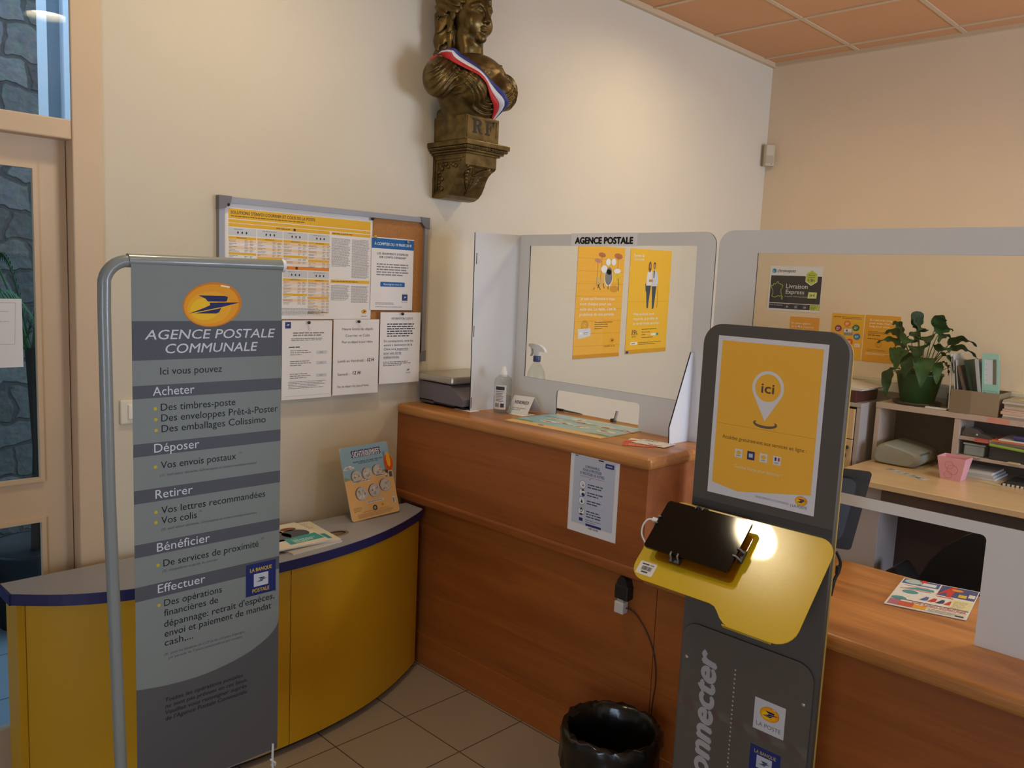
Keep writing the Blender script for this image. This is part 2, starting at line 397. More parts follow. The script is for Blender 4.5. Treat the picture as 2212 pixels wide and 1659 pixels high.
b = MB(); b.plate([(2.65, .2), (2.65, 2.3), (4.55, 2.3), (4.55, .2)], [[(2.72, .27), (2.72, 2.23), (3.56, 2.23), (3.56, .27)], [(3.64, .27), (3.64, 2.23), (4.48, 2.23), (4.48, .27)]], lambda p, q, t: (t, -p, q), RX0-.04, RX0-.10+.03, DOORP); struct(b.build('window_3', origin=(RX0, -3.6, .2)))
b = MB(); b.plate([(RX0, -0.12), (0, -0.12), (0, 3.2), (RX0, 3.2)], [[(-2.25, 0.8), (-0.25, 0.8), (-0.25, 2.2), (-2.25, 2.2)]], wy, RY0-.15, RY0, WALL)
struct(b.build('wall_front', origin=(0, RY0, 0)))
b = MB(); b.plate([(-2.25, .8), (-.25, .8), (-.25, 2.2), (-2.25, 2.2)], [[(-2.19, .86), (-1.29, .86), (-1.29, 2.14), (-2.19, 2.14)], [(-1.21, .86), (-.31, .86), (-.31, 2.14), (-1.21, 2.14)]], wy, RY0-.10, RY0-.04, WHITE)
o = struct(b.build('window_2', origin=(-2.2, RY0-.07, .8)))

# ceiling: tiles laid in a visible grid, 0.6 m pitch
b = MB(); b.box(RX0, 0, RY0, 0, CZ, CZ+0.02, TILE)
for k in range(13):
    x = -0.155 - 0.6*k
    if x > RX0: b.box(x-.012, x+.012, RY0, 0, CZ-0.006, CZ-0.0005, TBAR)
for k in range(10):
    y = -0.553 - 0.588*k
    if y > RY0: b.box(RX0, 0, y-.012, y+.012, CZ-0.0055, CZ-0.0005, TBAR)
struct(b.build('ceiling', origin=(0, 0, CZ)))
b = MB(); b.box(RX0, 0, -0.026, 0, CZ-0.028, CZ, TBAR); struct(b.build('trim_1', origin=(-3, 0, CZ-.03)))
b = MB(); b.box(-0.022, 0, RY0, -0.026, CZ-0.022, CZ, TBAR); struct(b.build('trim_2', origin=(0, -3, CZ-.03)))
b = MB(); b.box(-2.92, -0.0, -0.012, 0, 0, 0.08, mat('#a58f74', 0.4)); b.box(-4.12, -2.96, -0.012, 0, 0, 0.08, mat('#a58f74', 0.4)); struct(b.build('baseboard_back', origin=(-2, 0, 0)))

# ceiling lamps: shallow surface rings with a bright round diffuser
RING = mat('#e8e2d6', 0.4)
for i, (x, y, k) in enumerate(LAMPS):
    t = thing('ceiling_lamp', ['round ceiling lamp above the curved yellow desk', 'round ceiling lamp above the counter near the back wall', 'round ceiling lamp above the waiting side of the room', 'round ceiling lamp over the office corner, set strongest to brighten the far wall'][i], 'lamp', (x, y, CZ-.05), 'round ceiling lamps')
    b = MB(); b.lathe([(.112, 0.0495), (.112, 0), (.135, -0.004), (.142, 0.002), (.142, .0495)], (x, y, CZ-.05), RING, 40); b.build('lamp_ring', t)
    b = MB(); b.disc((x, y, CZ-.012), .110, emit('lamp_light', (1.0, 0.84, 0.55), LAMP_E*k), 40); b.build('diffuser', t)

# ------------------------------------------------------------------ door in the back wall, transom above, yard beyond
D = thing('door_1', 'salmon painted glazed door with two panes', 'door', (-4.80, 0.06, 0)); D['kind'] = 'structure'
b = MB(); b.plate([(-5.38, 0.0), (-4.218, 0.0), (-4.218, 2.0), (-5.38, 2.0)], [[(-5.28, .165), (-4.303, .165), (-4.303, .830), (-5.28, .830)], [(-5.28, .957), (-4.303, .957), (-4.303, 1.915), (-5.28, 1.915)]], wy, 0.045, 0.085, DOORP)
for z0, z1 in ((.165, .830), (.957, 1.915)):
    b.plate([(-5.285, z0-.005), (-4.298, z0-.005), (-4.298, z1+.005), (-5.285, z1+.005)], [[(-5.272, z0+.008), (-4.311, z0+.008), (-4.311, z1-.008), (-5.272, z1-.008)]], wy, 0.036, 0.05, DOORP)
b.build('door_leaf', D)
for z0, z1 in ((.165, .830), (.957, 1.915)):
    b = MB(); b.box(-5.28, -4.303, .061, .066, z0, z1, DOORGLASS); b.build('pane', D)
    b = MB(); b.box(-4.3065, -4.303, .050, .060, z0, z1, mat('#d8dde0', .35)); b.build('glazing_strip', D)
b = MB()
b.box(-4.215, -4.129, -0.014, 0.0, 0, 2.86, DOORP, .004); b.box(-4.215, -4.142, -.001, .09, 0, 2.03, DOORP); b.box(-5.40, -4.215, -0.010, 0.12, 2.0, 2.058, DOORP, .004); b.box(-5.46, -5.385, -.014, .12, 0, 2.86, DOORP, .004)
b.box(-5.385, -4.215, -0.010, .12, 2.80, 2.86, DOORP, .004)
struct(b.build('door_2', origin=(-4.17, 0, 0)))['label'] = 'salmon door frame with transom bar'
b = MB(); b.box(-5.385, -4.150, .004, .009, 2.058, 2.80, DOORGLASS); struct(b.build('window_1', origin=(-4.8, .03, 2.06)))

STONE = stone_mat(); YARD = floor_mat('yard_tiles', '#93a4b0', '#a3b2bb', '#5f6a72', 0.40, -4.0, 0.2, 0.008, 0.5)
b = MB(); b.box(-8, -1.5, .15, 4.5, -.12, 0, YARD); struct(b.build('floor_yard', origin=(-4, .15, 0)))
b = MB(); b.box(-8, -3.735, 2.0, 2.3, 0, 4.2, STONE); struct(b.build('wall_yard', origin=(-5, 2, 0)))
b = MB(); b.box(-8, -4.6, .16, 2.0, 2.9, 3.0, mat('#4a4a48', .9)); struct(b.build('ceiling_sky_shade', origin=(-6, 1, 2.9)))  # unseen slab added to keep sky light off part of the yard
b = MB(); b.box(-3.735, -3.689, 2.0, 2.10, 0, 4.2, mat('#f2f6fa', .4)); b.box(-3.612, -3.54, 2.0, 2.1, 0, 4.2, mat('#f2f6fa', .4)); struct(b.build('trim_yard', origin=(-3.7, 2.0, 0)))
b = MB(); b.box(-3.689, -3.612, 2.06, 2.10, 0, 4.2, mat('#8c9aa4', .9, noise=.15, nscale=30)); b.box(-3.54, -1.5, 2.06, 2.1, 0, 4.2, mat('#8c9aa4', .9, noise=.15, nscale=30)); struct(b.build('wall_yard_side', origin=(-3.6, 2.06, 0)))

# paper on the door glass, framed picture on the yard wall
s = Sheet((-4.47, .0605, 1.311), W1U, W1V); s.base(.127, .207, mat('#e8eaee', .7)); G1 = ink('#b9bcc2')
s.line([(.02, .195), (.11, .195), (.105, .07), (.02, .07)], .0012, G1); s.greek(.025, .17, .07, 3, .03, .002, G1, rag=.5)
tag(s.build('door_notice'), 'white paper notice stuck inside the upper door pane', 'notice')
t = thing('picture_frame', 'small blue framed notice on the stone wall seen through the door', 'picture', (-4.05, 1.98, 1.70))
b = MB(); b.plate([(-4.19, 1.68), (-3.975, 1.68), (-3.975, 1.91), (-4.19, 1.91)], [[(-4.17, 1.70), (-3.995, 1.70), (-3.995, 1.89), (-4.17, 1.89)]], wy, 1.965, 1.995, mat('#c7d2de', .4)); b.build('frame', t)
b = MB(); b.box(-4.17, -3.995, 1.985, 1.992, 1.70, 1.89, mat('#3c5f92', .4)); b.build('picture', t)

# palm in a black tub outside
def frond(mb, base, dirx, diry, length, rise, m, nl=18, lw=.016, ll=.22):
    pts = []
    for k in range(13):
        t = k/12; h = rise*math.sin(t*1.9)*1.0 - 0.35*length*t*t*t
        pts.append((base[0]+dirx*length*t, base[1]+diry*length*t, base[2]+h))
    mb.tube(pts, [.006*(1-.8*k/12) for k in range(13)], m, 5)
    for k in range(nl):
        t = .15 + .83*k/nl; i = t*12; a = int(i); f_ = i-a; p = Vector(pts[a]).lerp(Vector(pts[min(12, a+1)]), f_)
        d = Vector((dirx, diry, 0)).normalized(); sd = Vector((-d.y, d.x, 0))
        for sg in (-1, 1):
            L = ll*(1-.55*t); e = p + (sd*sg*.75 + d*.7 + Vector((0, 0, -.35*t-.1)))*L; mid = p.lerp(e, .5) + Vector((0, 0, .03))
            wv = d*lw*.5
            mb.add([p-wv*.4, p+wv*.4, mid+wv, e, mid-wv], [[0, 1, 2, 4], [4, 2, 3]], m)
PALM = mat('#2f5a34', .5); PALM2 = mat('#4a7a48', .5)
t = thing('potted_palm', 'potted palm standing in the yard behind the door glass', 'plant', (-3.985, 1.30, 0))
b = MB(); b.lathe([(.0, 0), (.16, 0), (.20, .34), (.21, .36), (.19, .36), (.185, .33), (0, .33)], (-3.985, 1.30, 0), mat('#25282a', .5), 28); b.build('pot', t)
b = MB(); b.tube([(-3.985, 1.30, .3), (-3.97, 1.28, .8), (-3.985, 1.30, 1.25)], .028, mat('#2e2a25', .9, noise=.3), 8); b.build('stem', t)
for k, (dx, dy, L, rs) in enumerate([(-.9, .1, .55, .42), (-1, -.4, .55, .25), (-.6, -.8, .5, .35), (.2, -.6, .4, .35), (-.9, -.1, .7, .75), (-.3, .5, .4, .5), (-.7, .2, .5, .62), (.3, -.5, .3, .5)]):
    b = MB(); frond(b, (-3.985, 1.30, 1.22), dx, dy, L*.9, rs, PALM if k % 2 else PALM2); b.build('frond', t)
t = thing('leather_bag', 'black bag with a blue strap on the yard floor behind the lower door pane', 'bag', (-4.0, 1.63, 0))
b = MB(); b.box(-4.10, -3.895, 1.56, 1.70, 0, .18, mat('#1c2024', .6), .05, 3); b.build('body', t)
b = MB(); b.tube([(-3.93, 1.57, .12), (-3.91, 1.56, .22), (-3.88, 1.57, .24), (-3.87, 1.58, .08)], .016, mat('#7f9ec8', .4), 8); b.build('strap', t)
b = MB(); b.lathe([(0, 0), (.30, .0), (.33, .05), (.34, .22), (.30, .26), (0, .26)], (-4.56, 1.50, 0), mat('#17191b', .6), 32)
tag(b.build('planter'), 'wide black planter on the yard floor at the door pane edge', 'planter')

# ------------------------------------------------------------------ light switch
t = thing('light_switch', 'cream double light switch on the wall behind the banner', 'switch', (-4.045, 0, 1.158))
b = MB(); b.box(-4.085, -4.005, -.010, 0, 1.118, 1.198, mat('#e6dcc4', .4), .004); b.build('plate', t)
b = MB(); b.box(-4.062, -4.028, -.016, -.008, 1.134, 1.182, mat('#efe8d6', .35), .003); b.build('rocker', t)

# ------------------------------------------------------------------ notice board with its papers
ALU = mat('#8f8f90', .45, metal=.3); CORK = mat('#b07a45', .95, noise=.25, nscale=160, bump=.3, bscale=300)
bx0, bx1, bz0, bz1 = -3.757, -2.835, 1.282, 1.882
t = thing('notice_board', 'cork notice board in a grey aluminium frame full of papers', 'notice board', (-3.296, 0, bz0))
b = MB(); b.plate([(bx0, bz0), (bx1, bz0), (bx1, bz1), (bx0, bz1)], [[(bx0+.02, bz0+.02), (bx1-.02, bz0+.02), (bx1-.02, bz1-.02), (bx0+.02, bz1-.02)]], wy, -.022, 0, ALU); b.build('frame', t)
b = MB(); b.box(bx0+.018, bx1-.018, -.010, 0, bz0+.018, bz1-.018, CORK); b.build('cork_panel', t)
for sx, sz in ((0, 0), (0, 1), (1, 0), (1, 1)):
    X = (bx0, bx1)[sx]; Z = (bz0, bz1)[sz]; a = 1 if sx == 0 else -1; c = 1 if sz == 0 else -1
    b = MB(); b.prism([(X-.002*a, Z-.002*c), (X+.045*a, Z-.002*c), (X+.040*a, Z+.021*c), (X+.021*a, Z+.040*c), (X-.002*a, Z+.045*c)], wy, -.026, .0, mat('#6f6c70', .5)); b.build('corner_cap', t)

YB = -.0125
PAPER = mat('#ece9e6', .8); INK = ink('#3a3a3e'); INKG = ink('#8a8a8c'); YEL = ink('#eab626'); ORG = ink('#e88a2c'); PEACH = ink('#f3d3ae'); GREYB = ink('#cfd2d4'); BLUEP = ink('#2b3f75'); BLUEH = ink('#1f66a8')
# large tariff poster
s = Sheet((-3.737, YB, 1.46), W1U, W1V); W, H = .622, .402; s.base(W, H, PAPER)
s.rect(.018, H-.052, W-.010, H-.018, YEL); s.rect(.018, H-.066, W-.010, H-.055, YEL)
s.text("SOLUTIONS D'ENVOI COURRIER ET COLIS DE LA POSTE", .026, H-.036, INK, w=.335, cap=.0105, bold=.015)
s.greek(.026, H-.042, .30, 1, .01, .003, ink('#7a5a16'), 2, rag=.05, seed=3)
s.rect(.018, H-.080, .425, H-.068, YEL); s.ell(.275, H-.074, .005, .005, INK, 2); s.greek(.20, H-.0725, .06, 1, .01, .003, ink('#7a5a16'), 2)
cols = [(.018, .122), (.126, .226), (.230, .330), (.334, .425)]
for c, (a, e) in enumerate(cols):
    for blk, (ytop, n) in enumerate(((H-.083, (9, 9, 7, 8)[c]), (H-.222, (9, 6, 8, 11)[c]))):
        s.rect(a, ytop-.026, e, ytop, GREYB); s.greek(a+.02, ytop-.004, .06, 1, .004, .002, INKG, 2, seed=c)
        for q in range(3): s.ell(a+.035+.016*q, ytop-.016, .0032, .0045, INK, 2, n=8)
        y = ytop-.030; R = random.Random(c*7+blk)
        s.rect(a, y-.009, e, y, YEL); s.greek(a+.03, y-.003, .04, 1, .003, .002, ink('#7a5a16'), 2)
        y -= .010
        for r in range(n):
            if r == 4 + c % 2: s.rect(a, y-.008, e, y, YEL); y -= .009; continue
            if r % 2 == 0: s.rect(a, y-.0105, e, y, PEACH)
            s.greek(a+.002, y-.002, .038, 2, .0042, .0016, INKG, 2, seed=r*5+c, rag=.4)
            for cx in (.060, .080): s.greek(a+cx, y-.002, .014, 2, .0042, .0016, INKG, 2, seed=r+c)
            y -= .0112
s.rect(.018, H-.219, .425, H-.207, ORG); s.ell(.285, H-.213, .0055, .0055, INK, 2); s.text('FRANCE', .225, H-.216, ink('#7a3d10'), cap=.005)
s.rect(.433, H-.080, W-.010, H-.069, YEL); s.rect(.433, H-.262, W-.010, H-.250, YEL)
s.greek(.437, H-.073, .10, 1, .01, .003, ink('#7a5a16'), 2); s.greek(.437, H-.2545, .13, 1, .01, .003, ink('#7a5a16'), 2)
s.greek(.435, H-.092, .085, 26, .0042, .0019, INKG, 1, seed=11, rag=.12); s.greek(.527, H-.092, .083, 36, .0042, .0019, INKG, 1, seed=12, rag=.12)
s.greek(.435, H-.272, .085, 14, .0042, .0019, INKG, 1, seed=13, rag=.15); s.greek(.527, H-.272, .083, 16, .0042, .0019, INKG, 1, seed=14, rag=.15)
s.greek(.02, H-.362, .40, 6, .0045, .0019, INKG, 1, seed=15, rag=.1)
s.logo(W-.032, .030, .0125); s.greek(W-.046, .013, .03, 1, .003, .0025, INKG)
tag(s.build('tariff_poster'), 'large white and yellow tariff table poster pinned on the cork board', 'poster')
# blue headed notice
s = Sheet((-3.119, YB-.003, 1.497), W1U, W1V); W, H = .212, .291; s.base(W, H, PAPER)
s.rect(0, H-.044, W, H-.004, BLUEH); s.text("À COMPTER DU 19 MARS 2018", W/2, H-.031, ink('#e8eef4'), w=.185, cap=.0105, align='c', bold=.02)
s.text("LES VERSEMENTS D'ESPÈCES", W/2, H-.068, INK, w=.155, cap=.008, align='c', bold=.01); s.text("SUR COMPTE D'ÉPARGNE*", W/2, H-.082, INK, w=.135, cap=.008, align='c', bold=.01)
s.greek(.026, H-.104, .163, 5, .0105, .005, INKG, 1, seed=4, rag=.1)
s.poly(rrect(.046, H-.196, .170, H-.177, .004), BLUEH); s.text('Renseignez-vous ici', .108, H-.190, ink('#e8eef4'), w=.09, cap=.008, align='c')
s.rect(.158, H-.252, .186, H-.226, BLUEP); s.bird(.172, H-.238, .011, ink('#e8eef4'), 2); s.greek(.155, H-.256, .036, 1, .003, .0025, INKG)
s.greek(.024, .030, .11, 2, .005, .0022, INKG, 1, seed=6); s.greek(.024, .014, .165, 1, .005, .0022, INKG, 1, seed=7)
tag(s.build('notice'), 'white notice with a blue header band pinned at the right of the cork board', 'notice')
# three A4 papers hanging below
s = Sheet((-3.518, YB-.015-.001, 1.160), W1U, W1V); W, H = .214, .297; s.base(W, H, PAPER)
s.rect(.012, H-.030, .036, H-.006, BLUEP); s.bird(.024, H-.017, .010, ink('#dfe6f0'), 2)
s.greek(.045, H-.045, .135, 2, .009, .0045, INKG, 1, seed=21, rag=.1); s.greek(.038, H-.067, .150, 2, .006, .003, INKG, 1, seed=22, rag=.1)
s.greek(.028, H-.098, .095, 1, .006, .004, INK, 1, seed=23)
for k, yy in enumerate((.112, .152, .200)):
    s.greek(.034, H-yy, .09, 3, .0075, .003, INKG, 1, seed=24+k); s.rect(.146, H-yy-.016, .192, H-yy-.004, GREYB); s.text('0,00', .160, H-yy-.013, INKG, cap=.006)
s.greek(.028, H-.230, .16, 5, .006, .0022, INKG, 1, seed=31); s.rect(.012, .012, .205, .0126, INKG)
tag(s.build('notice'), 'white A4 sheet with a small blue logo hanging below the cork board beside the banner', 'notice')
s = Sheet((-3.299, YB-.015-.003, 1.163), W1U, W1V); W, H = .215, .297; s.base(W, H, PAPER); FI = ink('#4c4a4a')
for body, yy, ww in (("Heure limite de dépôt", .042, .145), ("Courrier et Colis", .068, .115), ("Pour un départ le jour même", .093, .145)): s.text(body, .112, H-yy, FI, w=ww, cap=.0095, align='c')
s.text("Lundi au Vendredi :", .022, H-.168, FI, w=.128, cap=.010); s.text("12 H", .160, H-.168, ink('#151515'), w=.033, cap=.013, bold=.03, shear=.2)
s.text("Samedi :", .022, H-.220, FI, w=.055, cap=.010); s.text("12 H", .092, H-.218, ink('#151515'), w=.036, cap=.013, bold=.03, shear=.1)
s.text("Pas de départ les jours Fériés.", .022, H-.268, FI, w=.150, cap=.0085)
tag(s.build('notice'), 'white A4 sheet about last posting times, middle of three below the board', 'notice')
s = Sheet((-3.080, YB-.015-.005, 1.196), W1U, W1V); W, H = .207, .293; s.base(W, H, PAPER)
s.text("INFORMATION CLIENTS", .110, H-.030, INK, w=.11, cap=.0085, align='c')
s.greek(.034, H-.046, .145, 6, .0098, .0045, INK, 1, seed=41, rag=.12)
for k, body in enumerate(("En conséquence, tous les", "envois à destination de la", "Chine sont suspendus", "pour une durée", "indéterminée.")):
    s.text(body, .020, H-.122-.0165*k, INK, w=(.150, .146, .125, .090, .080)[k], cap=.0095)
    if k >= 2: s.rect(.02 if k > 2 else .080, H-.125-.0165*k, (.145, .11, .10)[k-2], H-.1242-.0165*k, INK)
s.greek(.018, H-.202, .150, 3, .007, .0035, INKG, 1, seed=42); s.bird(.148, H-.240, .012, INK, 1); s.greek(.136, H-.250, .026, 1, .003, .0025, INKG)
tag(s.build('notice'), 'white A4 customer information sheet, rightmost of the papers below the board', 'notice')
# pins
def pin(x, z, y, m, label):
    b = MB(); b.lathe([(0, -.004), (.0016, -.004), (.0016, .004), (.0055, .005), (.0062, .009), (.005, .012), (0, .0125)], (0, 0, 0), m, 12)
    b.v = [(x+p[0], y-p[2], z+p[1]) for p in b.v]
    return tag(b.build('push_pin', origin=(x, y, z)), label, 'pin', 'push pins on the cork board')
PB = mat('#1c1c20', .35)
for x, z, y, m, l in ((-3.725, 1.855, YB-.002, PB, 'black push pin at the top left corner of the tariff poster'), (-3.123, 1.856, YB-.002, PB, 'black push pin at the top right corner of the tariff poster'),
        (-3.411, 1.449, YB-.015-.002, mat('#1e3a30', .35), 'dark push pin holding the A4 sheet with the small blue logo'), (-3.188, 1.452, YB-.015-.004, PB, 'black push pin holding the posting times sheet'),
        (-2.975, 1.483, YB-.015-.006, PB, 'black push pin holding the customer information sheet'), (-3.108, 1.788, YB-.004, mat('#d8ac3c', .4), 'yellow push pin at the left corner of the blue headed notice'),
        (-2.945, 1.776, YB-.004, mat('#8a9099', .3), 'grey push pin at the right corner of the blue headed notice')): pin(x, z, y, m, l)

# ------------------------------------------------------------------ posters on the back wall behind the screen
def folds(s, W, H, n, m):
    for k in range(1, n): s.rect(0, H*k/n-.0008, W, H*k/n+.0008, m, .5)
PY1 = mat('#f0b132', .55); PYF = ink('#d3921f'); WT = ink('#f4ead0'); BR = ink('#6b4a1a'); GR = ink('#8c8a86')
def skew(s, sl): s.V = Vector((sl, 0, 1)).normalized()
s = Sheet((-1.838, -.002, 1.250), (1, 0, .012), W1V); W, H = .388, .585; s.base(W, H, PY1); folds(s, W, H, 9, PYF)
dx = lambda x: x*W; dy = lambda y: H*(1-y)
for (x, y, a, c) in ((.50, .075, .030, '#b86f4a'), (.86, .078, .036, '#b86f4a'), (.42, .128, .028, '#c78a6a')): s.ell(dx(x), dy(y), a, a*.42, ink(c), 1, -.1); s.line([(dx(x), dy(y)), (dx(x)-.003, dy(y)-.13)], .002, BR)
for (x, y, a, e) in ((.64, .135, .020, .019), (.76, .132, .020, .019), (.56, .200, .027, .021), (.85, .212, .030, .013)): s.ell(dx(x), dy(y), a+.001, e+.001, GR, 2); s.ell(dx(x), dy(y), a, e, ink('#e9e6de'), 3)
s.rect(dx(.78), dy(.32), dx(.93), dy(.22), ink('#e8c02a'), 1); s.rect(dx(.62), dy(.19), dx(.68), dy(.155), ink('#e8c02a'), 1); s.rect(dx(.73), dy(.19), dx(.79), dy(.155), ink('#e8c02a'), 1)
s.ell(dx(.665), dy(.275), .036, .046, ink('#efe9da'), 2); s.ell(dx(.665), dy(.27), .031, .042, ink('#7d7c7c'), 3); s.ell(dx(.672), dy(.215), .022, .02, ink('#7d7c7c'), 3)
s.ell(dx(.47), dy(.31), .036, .026, ink('#dcb05e'), 1); s.ell(dx(.80), dy(.375), .038, .018, ink('#d2962c'), 1)
for x0, y0, x1, y1 in ((.44, .37, .47, .33), (.50, .385, .44, .34), (.665, .38, .665, .34), (.35, .385, .37, .37), (.90, .39, .88, .28), (.58, .37, .55, .33)): s.line([(dx(x0), dy(y0)), (dx(x1), dy(y1))], .004, INK, 4)
for k, (body, ww) in enumerate((("Je sais qu'Antoine a reçu", .285), ("mon chèque pour ses", .260), ("seize ans. Le reste, c'est le", .300), ("problème de nos parents.", .290))): s.text(body, .035, dy(.478+.047*k), WT, w=ww, cap=.016, bold=.012)
s.ring(dx(.21), dy(.705), .028, .002, BR, 1, b=.026); s.ring(dx(.21), dy(.705), .020, .002, BR, 1, b=.019); s.ring(dx(.21), dy(.705), .010, .0015, BR, 1)
s.poly([(dx(.07), dy(.735)), (dx(.34), dy(.73)), (dx(.345), dy(.80)), (dx(.085), dy(.825))], ink('#d8d6d2'), 2); s.rect(dx(.11), dy(.785), dx(.17), dy(.765), WT, 3); s.greek(dx(.20), dy(.765), .035, 2, .008, .003, GR, 3)
s.greek(dx(.42), dy(.675), .16, 2, .011, .0035, BR, 1, seed=51); s.text('vos proches', dx(.46), dy(.672), WT, cap=.007); s.greek(dx(.42), dy(.715), .15, 2, .011, .0035, BR, 1, seed=52)
s.logo(dx(.82), dy(.85), .020); s.text('simplifier la vie', dx(.65), dy(.905), BR, cap=.008, w=.095)
s.mb.prism([(.0, .0), (.388, .0), (.388, .02), (0, .02)], lambda p, q, t: s.P(p, q, t), 0, .0004, PYF)
tag(s.build('wall_poster'), 'creased yellow poster with a drum kit on the back wall', 'poster')
PY2 = mat('#f2bb28', .55)
s = Sheet((-1.397, -.002, 1.262), (1, 0, .018), W1V); W, H = .392, .580; s.base(W, H, PY2); s.rect(0, dy(.5)-.0008, W, dy(.5)+.0008, PYF, .5); s.rect(0, 0, W, .022, ink('#d89d1d'), .5)
s.text('Serein &', .030, dy(.075), WT, w=.095, cap=.016, bold=.02); s.text('Connecté', .030, dy(.108), WT, w=.095, cap=.015)
SK = ink('#b98a68'); WH2 = ink('#e3e0dc'); JN = ink('#3c4a54'); HAIR1 = ink('#7a4a26'); HAIR2 = ink('#4a3524')
s.ell(dx(.475), dy(.165), .014, .030, HAIR1, 2); s.ell(dx(.478), dy(.158), .008, .013, SK, 3); s.ell(dx(.585), dy(.152), .012, .020, HAIR2, 2); s.ell(dx(.582), dy(.158), .009, .014, SK, 3)
s.poly([(dx(.42), dy(.22)), (dx(.46), dy(.195)), (dx(.52), dy(.20)), (dx(.54), dy(.30)), (dx(.53), dy(.345)), (dx(.42), dy(.345)), (dx(.41), dy(.28))], WH2, 1)
s.poly([(dx(.54), dy(.215)), (dx(.60), dy(.195)), (dx(.66), dy(.215)), (dx(.70), dy(.30)), (dx(.67), dy(.35)), (dx(.55), dy(.35))], ink('#cdd0d4'), 1); s.poly([(dx(.565), dy(.20)), (dx(.60), dy(.20)), (dx(.59), dy(.27)), (dx(.572), dy(.27))], JN, 2)
s.poly([(dx(.405), dy(.345)), (dx(.525), dy(.345)), (dx(.49), dy(.50)), (dx(.485), dy(.565)), (dx(.45), dy(.565))], JN, 1); s.poly([(dx(.55), dy(.35)), (dx(.66), dy(.35)), (dx(.635), dy(.50)), (dx(.62), dy(.57)), (dx(.58), dy(.57))], JN, 1)
s.rect(dx(.465), dy(.31), dx(.56), dy(.285), SK, 3); s.line([(dx(.70), dy(.35)), (dx(.705), dy(.56))], .003, BR, 1); s.line([(dx(.39), dy(.33)), (dx(.41), dy(.40))], .006, JN, 1)
for k, (body, ww) in enumerate((("Mes enfants sont", .195), ("rassurés, je profite de", .235), ("la vie en toute sécurité.", .250))): s.text(body, .060, dy(.632+.045*k), WT, w=ww, cap=.016, bold=.012)
s.text('19', .055, dy(.822), INK, cap=.030, w=.030, bold=.02); s.text('€', .088, dy(.800), INK, cap=.012); s.text(',90', .086, dy(.822), INK, cap=.012); s.greek(.055, dy(.835), .04, 1, .01, .003, BR, 1)
for k, yy in enumerate((.765, .793, .818, .845)): s.greek(.145, dy(yy), (.17, .11, .08, .15)[k], 1, .01, .0035, BR, 1, seed=60+k)
s.rect(.235, dy(.832), .285, dy(.810), WT, 1); s.rect(.285, dy(.832), .310, dy(.810), ink('#4b9a7c'), 1); s.rect(.045, dy(.915), .110, dy(.888), WT, 1); s.greek(.055, dy(.897), .04, 1, .01, .006, GR, 2); s.greek(.12, dy(.895), .22, 2, .009, .003, BR, 1, seed=66)
s.rect(dx(.02), dy(.995), dx(.08), dy(.972), BLUEP, 2)
tag(s.build('wall_poster'), 'yellow poster with a standing couple on the back wall, right of the drum kit', 'poster')

# ------------------------------------------------------------------ sheets on the far right wall
s = Sheet((-.002, -.097, 1.522), XU, XV); W, H = .360, .290; s.base(W, H, mat('#dcdad6', .6)); CH = ink('#3d3935')
s.rect(.012, .052, W-.004, H-.062, CH); s.rect(.012, .014, W-.004, .048, ink('#35333a')); s.rect(.012, .049, W-.004, .0505, WT, 2)
s.poly([(.032+.016*math.cos(PI/6+k*PI/3), H-.032+.016*math.sin(PI/6+k*PI/3)) for k in range(6)], ink('#3e7fa6'), 1); s.poly([(.032, H-.034), (.020, H-.027), (.020, H-.033), (.032, H-.046)], ink('#8ec0d8'), 2)
s.text('chronopost', .054, H-.040, INK, w=.125, cap=.020, bold=.012, shear=.15)
GRN = ink('#b9c646')
hx = lambda cx, cy, r: [(cx+r*.9*math.cos(PI/6+k*PI/3), cy+r*math.sin(PI/6+k*PI/3)) for k in range(6)]
s.poly(hx(.288, H-.072, .050), ink('#dcdad6'), 2); s.poly(hx(.288, H-.070, .046), GRN, 3)
s.text('LIVRÉ', .288, H-.045, ink('#5d6a20'), cap=.005, align='c', lay=4); s.text('demain', .288, H-.058, INK, w=.045, cap=.009, align='c', lay=4, bold=.01); s.text('avant', .288, H-.072, INK, w=.042, cap=.009, align='c', lay=4, bold=.01); s.text('13h', .288, H-.095, INK, w=.042, cap=.016, align='c', lay=4, bold=.015)
fr = [(.018, .165), (.030, .160), (.034, .175), (.046, .172), (.062, .190), (.068, .178), (.098, .166), (.092, .140), (.086, .138), (.090, .118), (.094, .100), (.082, .093), (.072, .098), (.060, .092), (.048, .086), (.026, .092), (.034, .115), (.030, .138), (.018, .150)]
s.line(fr, .003, GRN, 2, True); s.line([(.098, .098), (.103, .090), (.100, .074), (.094, .082)], .0025, GRN, 2, True)
s.text('Livraison', .122, .148, ink('#dedad2'), w=.145, cap=.028); s.text('Express', .122, .113, ink('#dedad2'), w=.125, cap=.025); s.text('France métropolitaine', .118, .092, ink('#b9b5ad'), w=.165, cap=.009)
s.poly([(.272, .088), (.330, .090), (.332, .128), (.276, .128)], ink('#d6dc8c'), 3); s.text('24 €', .302, .100, INK, w=.036, cap=.016, align='c', lay=4, bold=.02)
s.text("Pour le J'espère", .018, .034, ink('#c8c4bc'), w=.09, cap=.008); s.rect(.292, .014, W-.006, .050, GRN, 2); s.greek(.298, .044, .05, 4, .008, .003, ink('#5d6a20'), 3)
for x in (.13, .19, .25): s.rect(x, .022, x+.018, .036, ink('#8f8c8a'), 2); s.rect(x-.008, .016, x-.0073, .046, ink('#8f8c8a'), 2); s.greek(x, .044, .03, 1, .003, .002, ink('#8f8c8a'), 2)
tag(s.build('wall_poster'), 'dark grey express delivery sheet with a green hexagon on the far wall', 'poster')
s = Sheet((-.002, -.266, 1.20), XU, XV); W, H = .195, .290; s.base(W, H, mat('#e09a2e', .6))
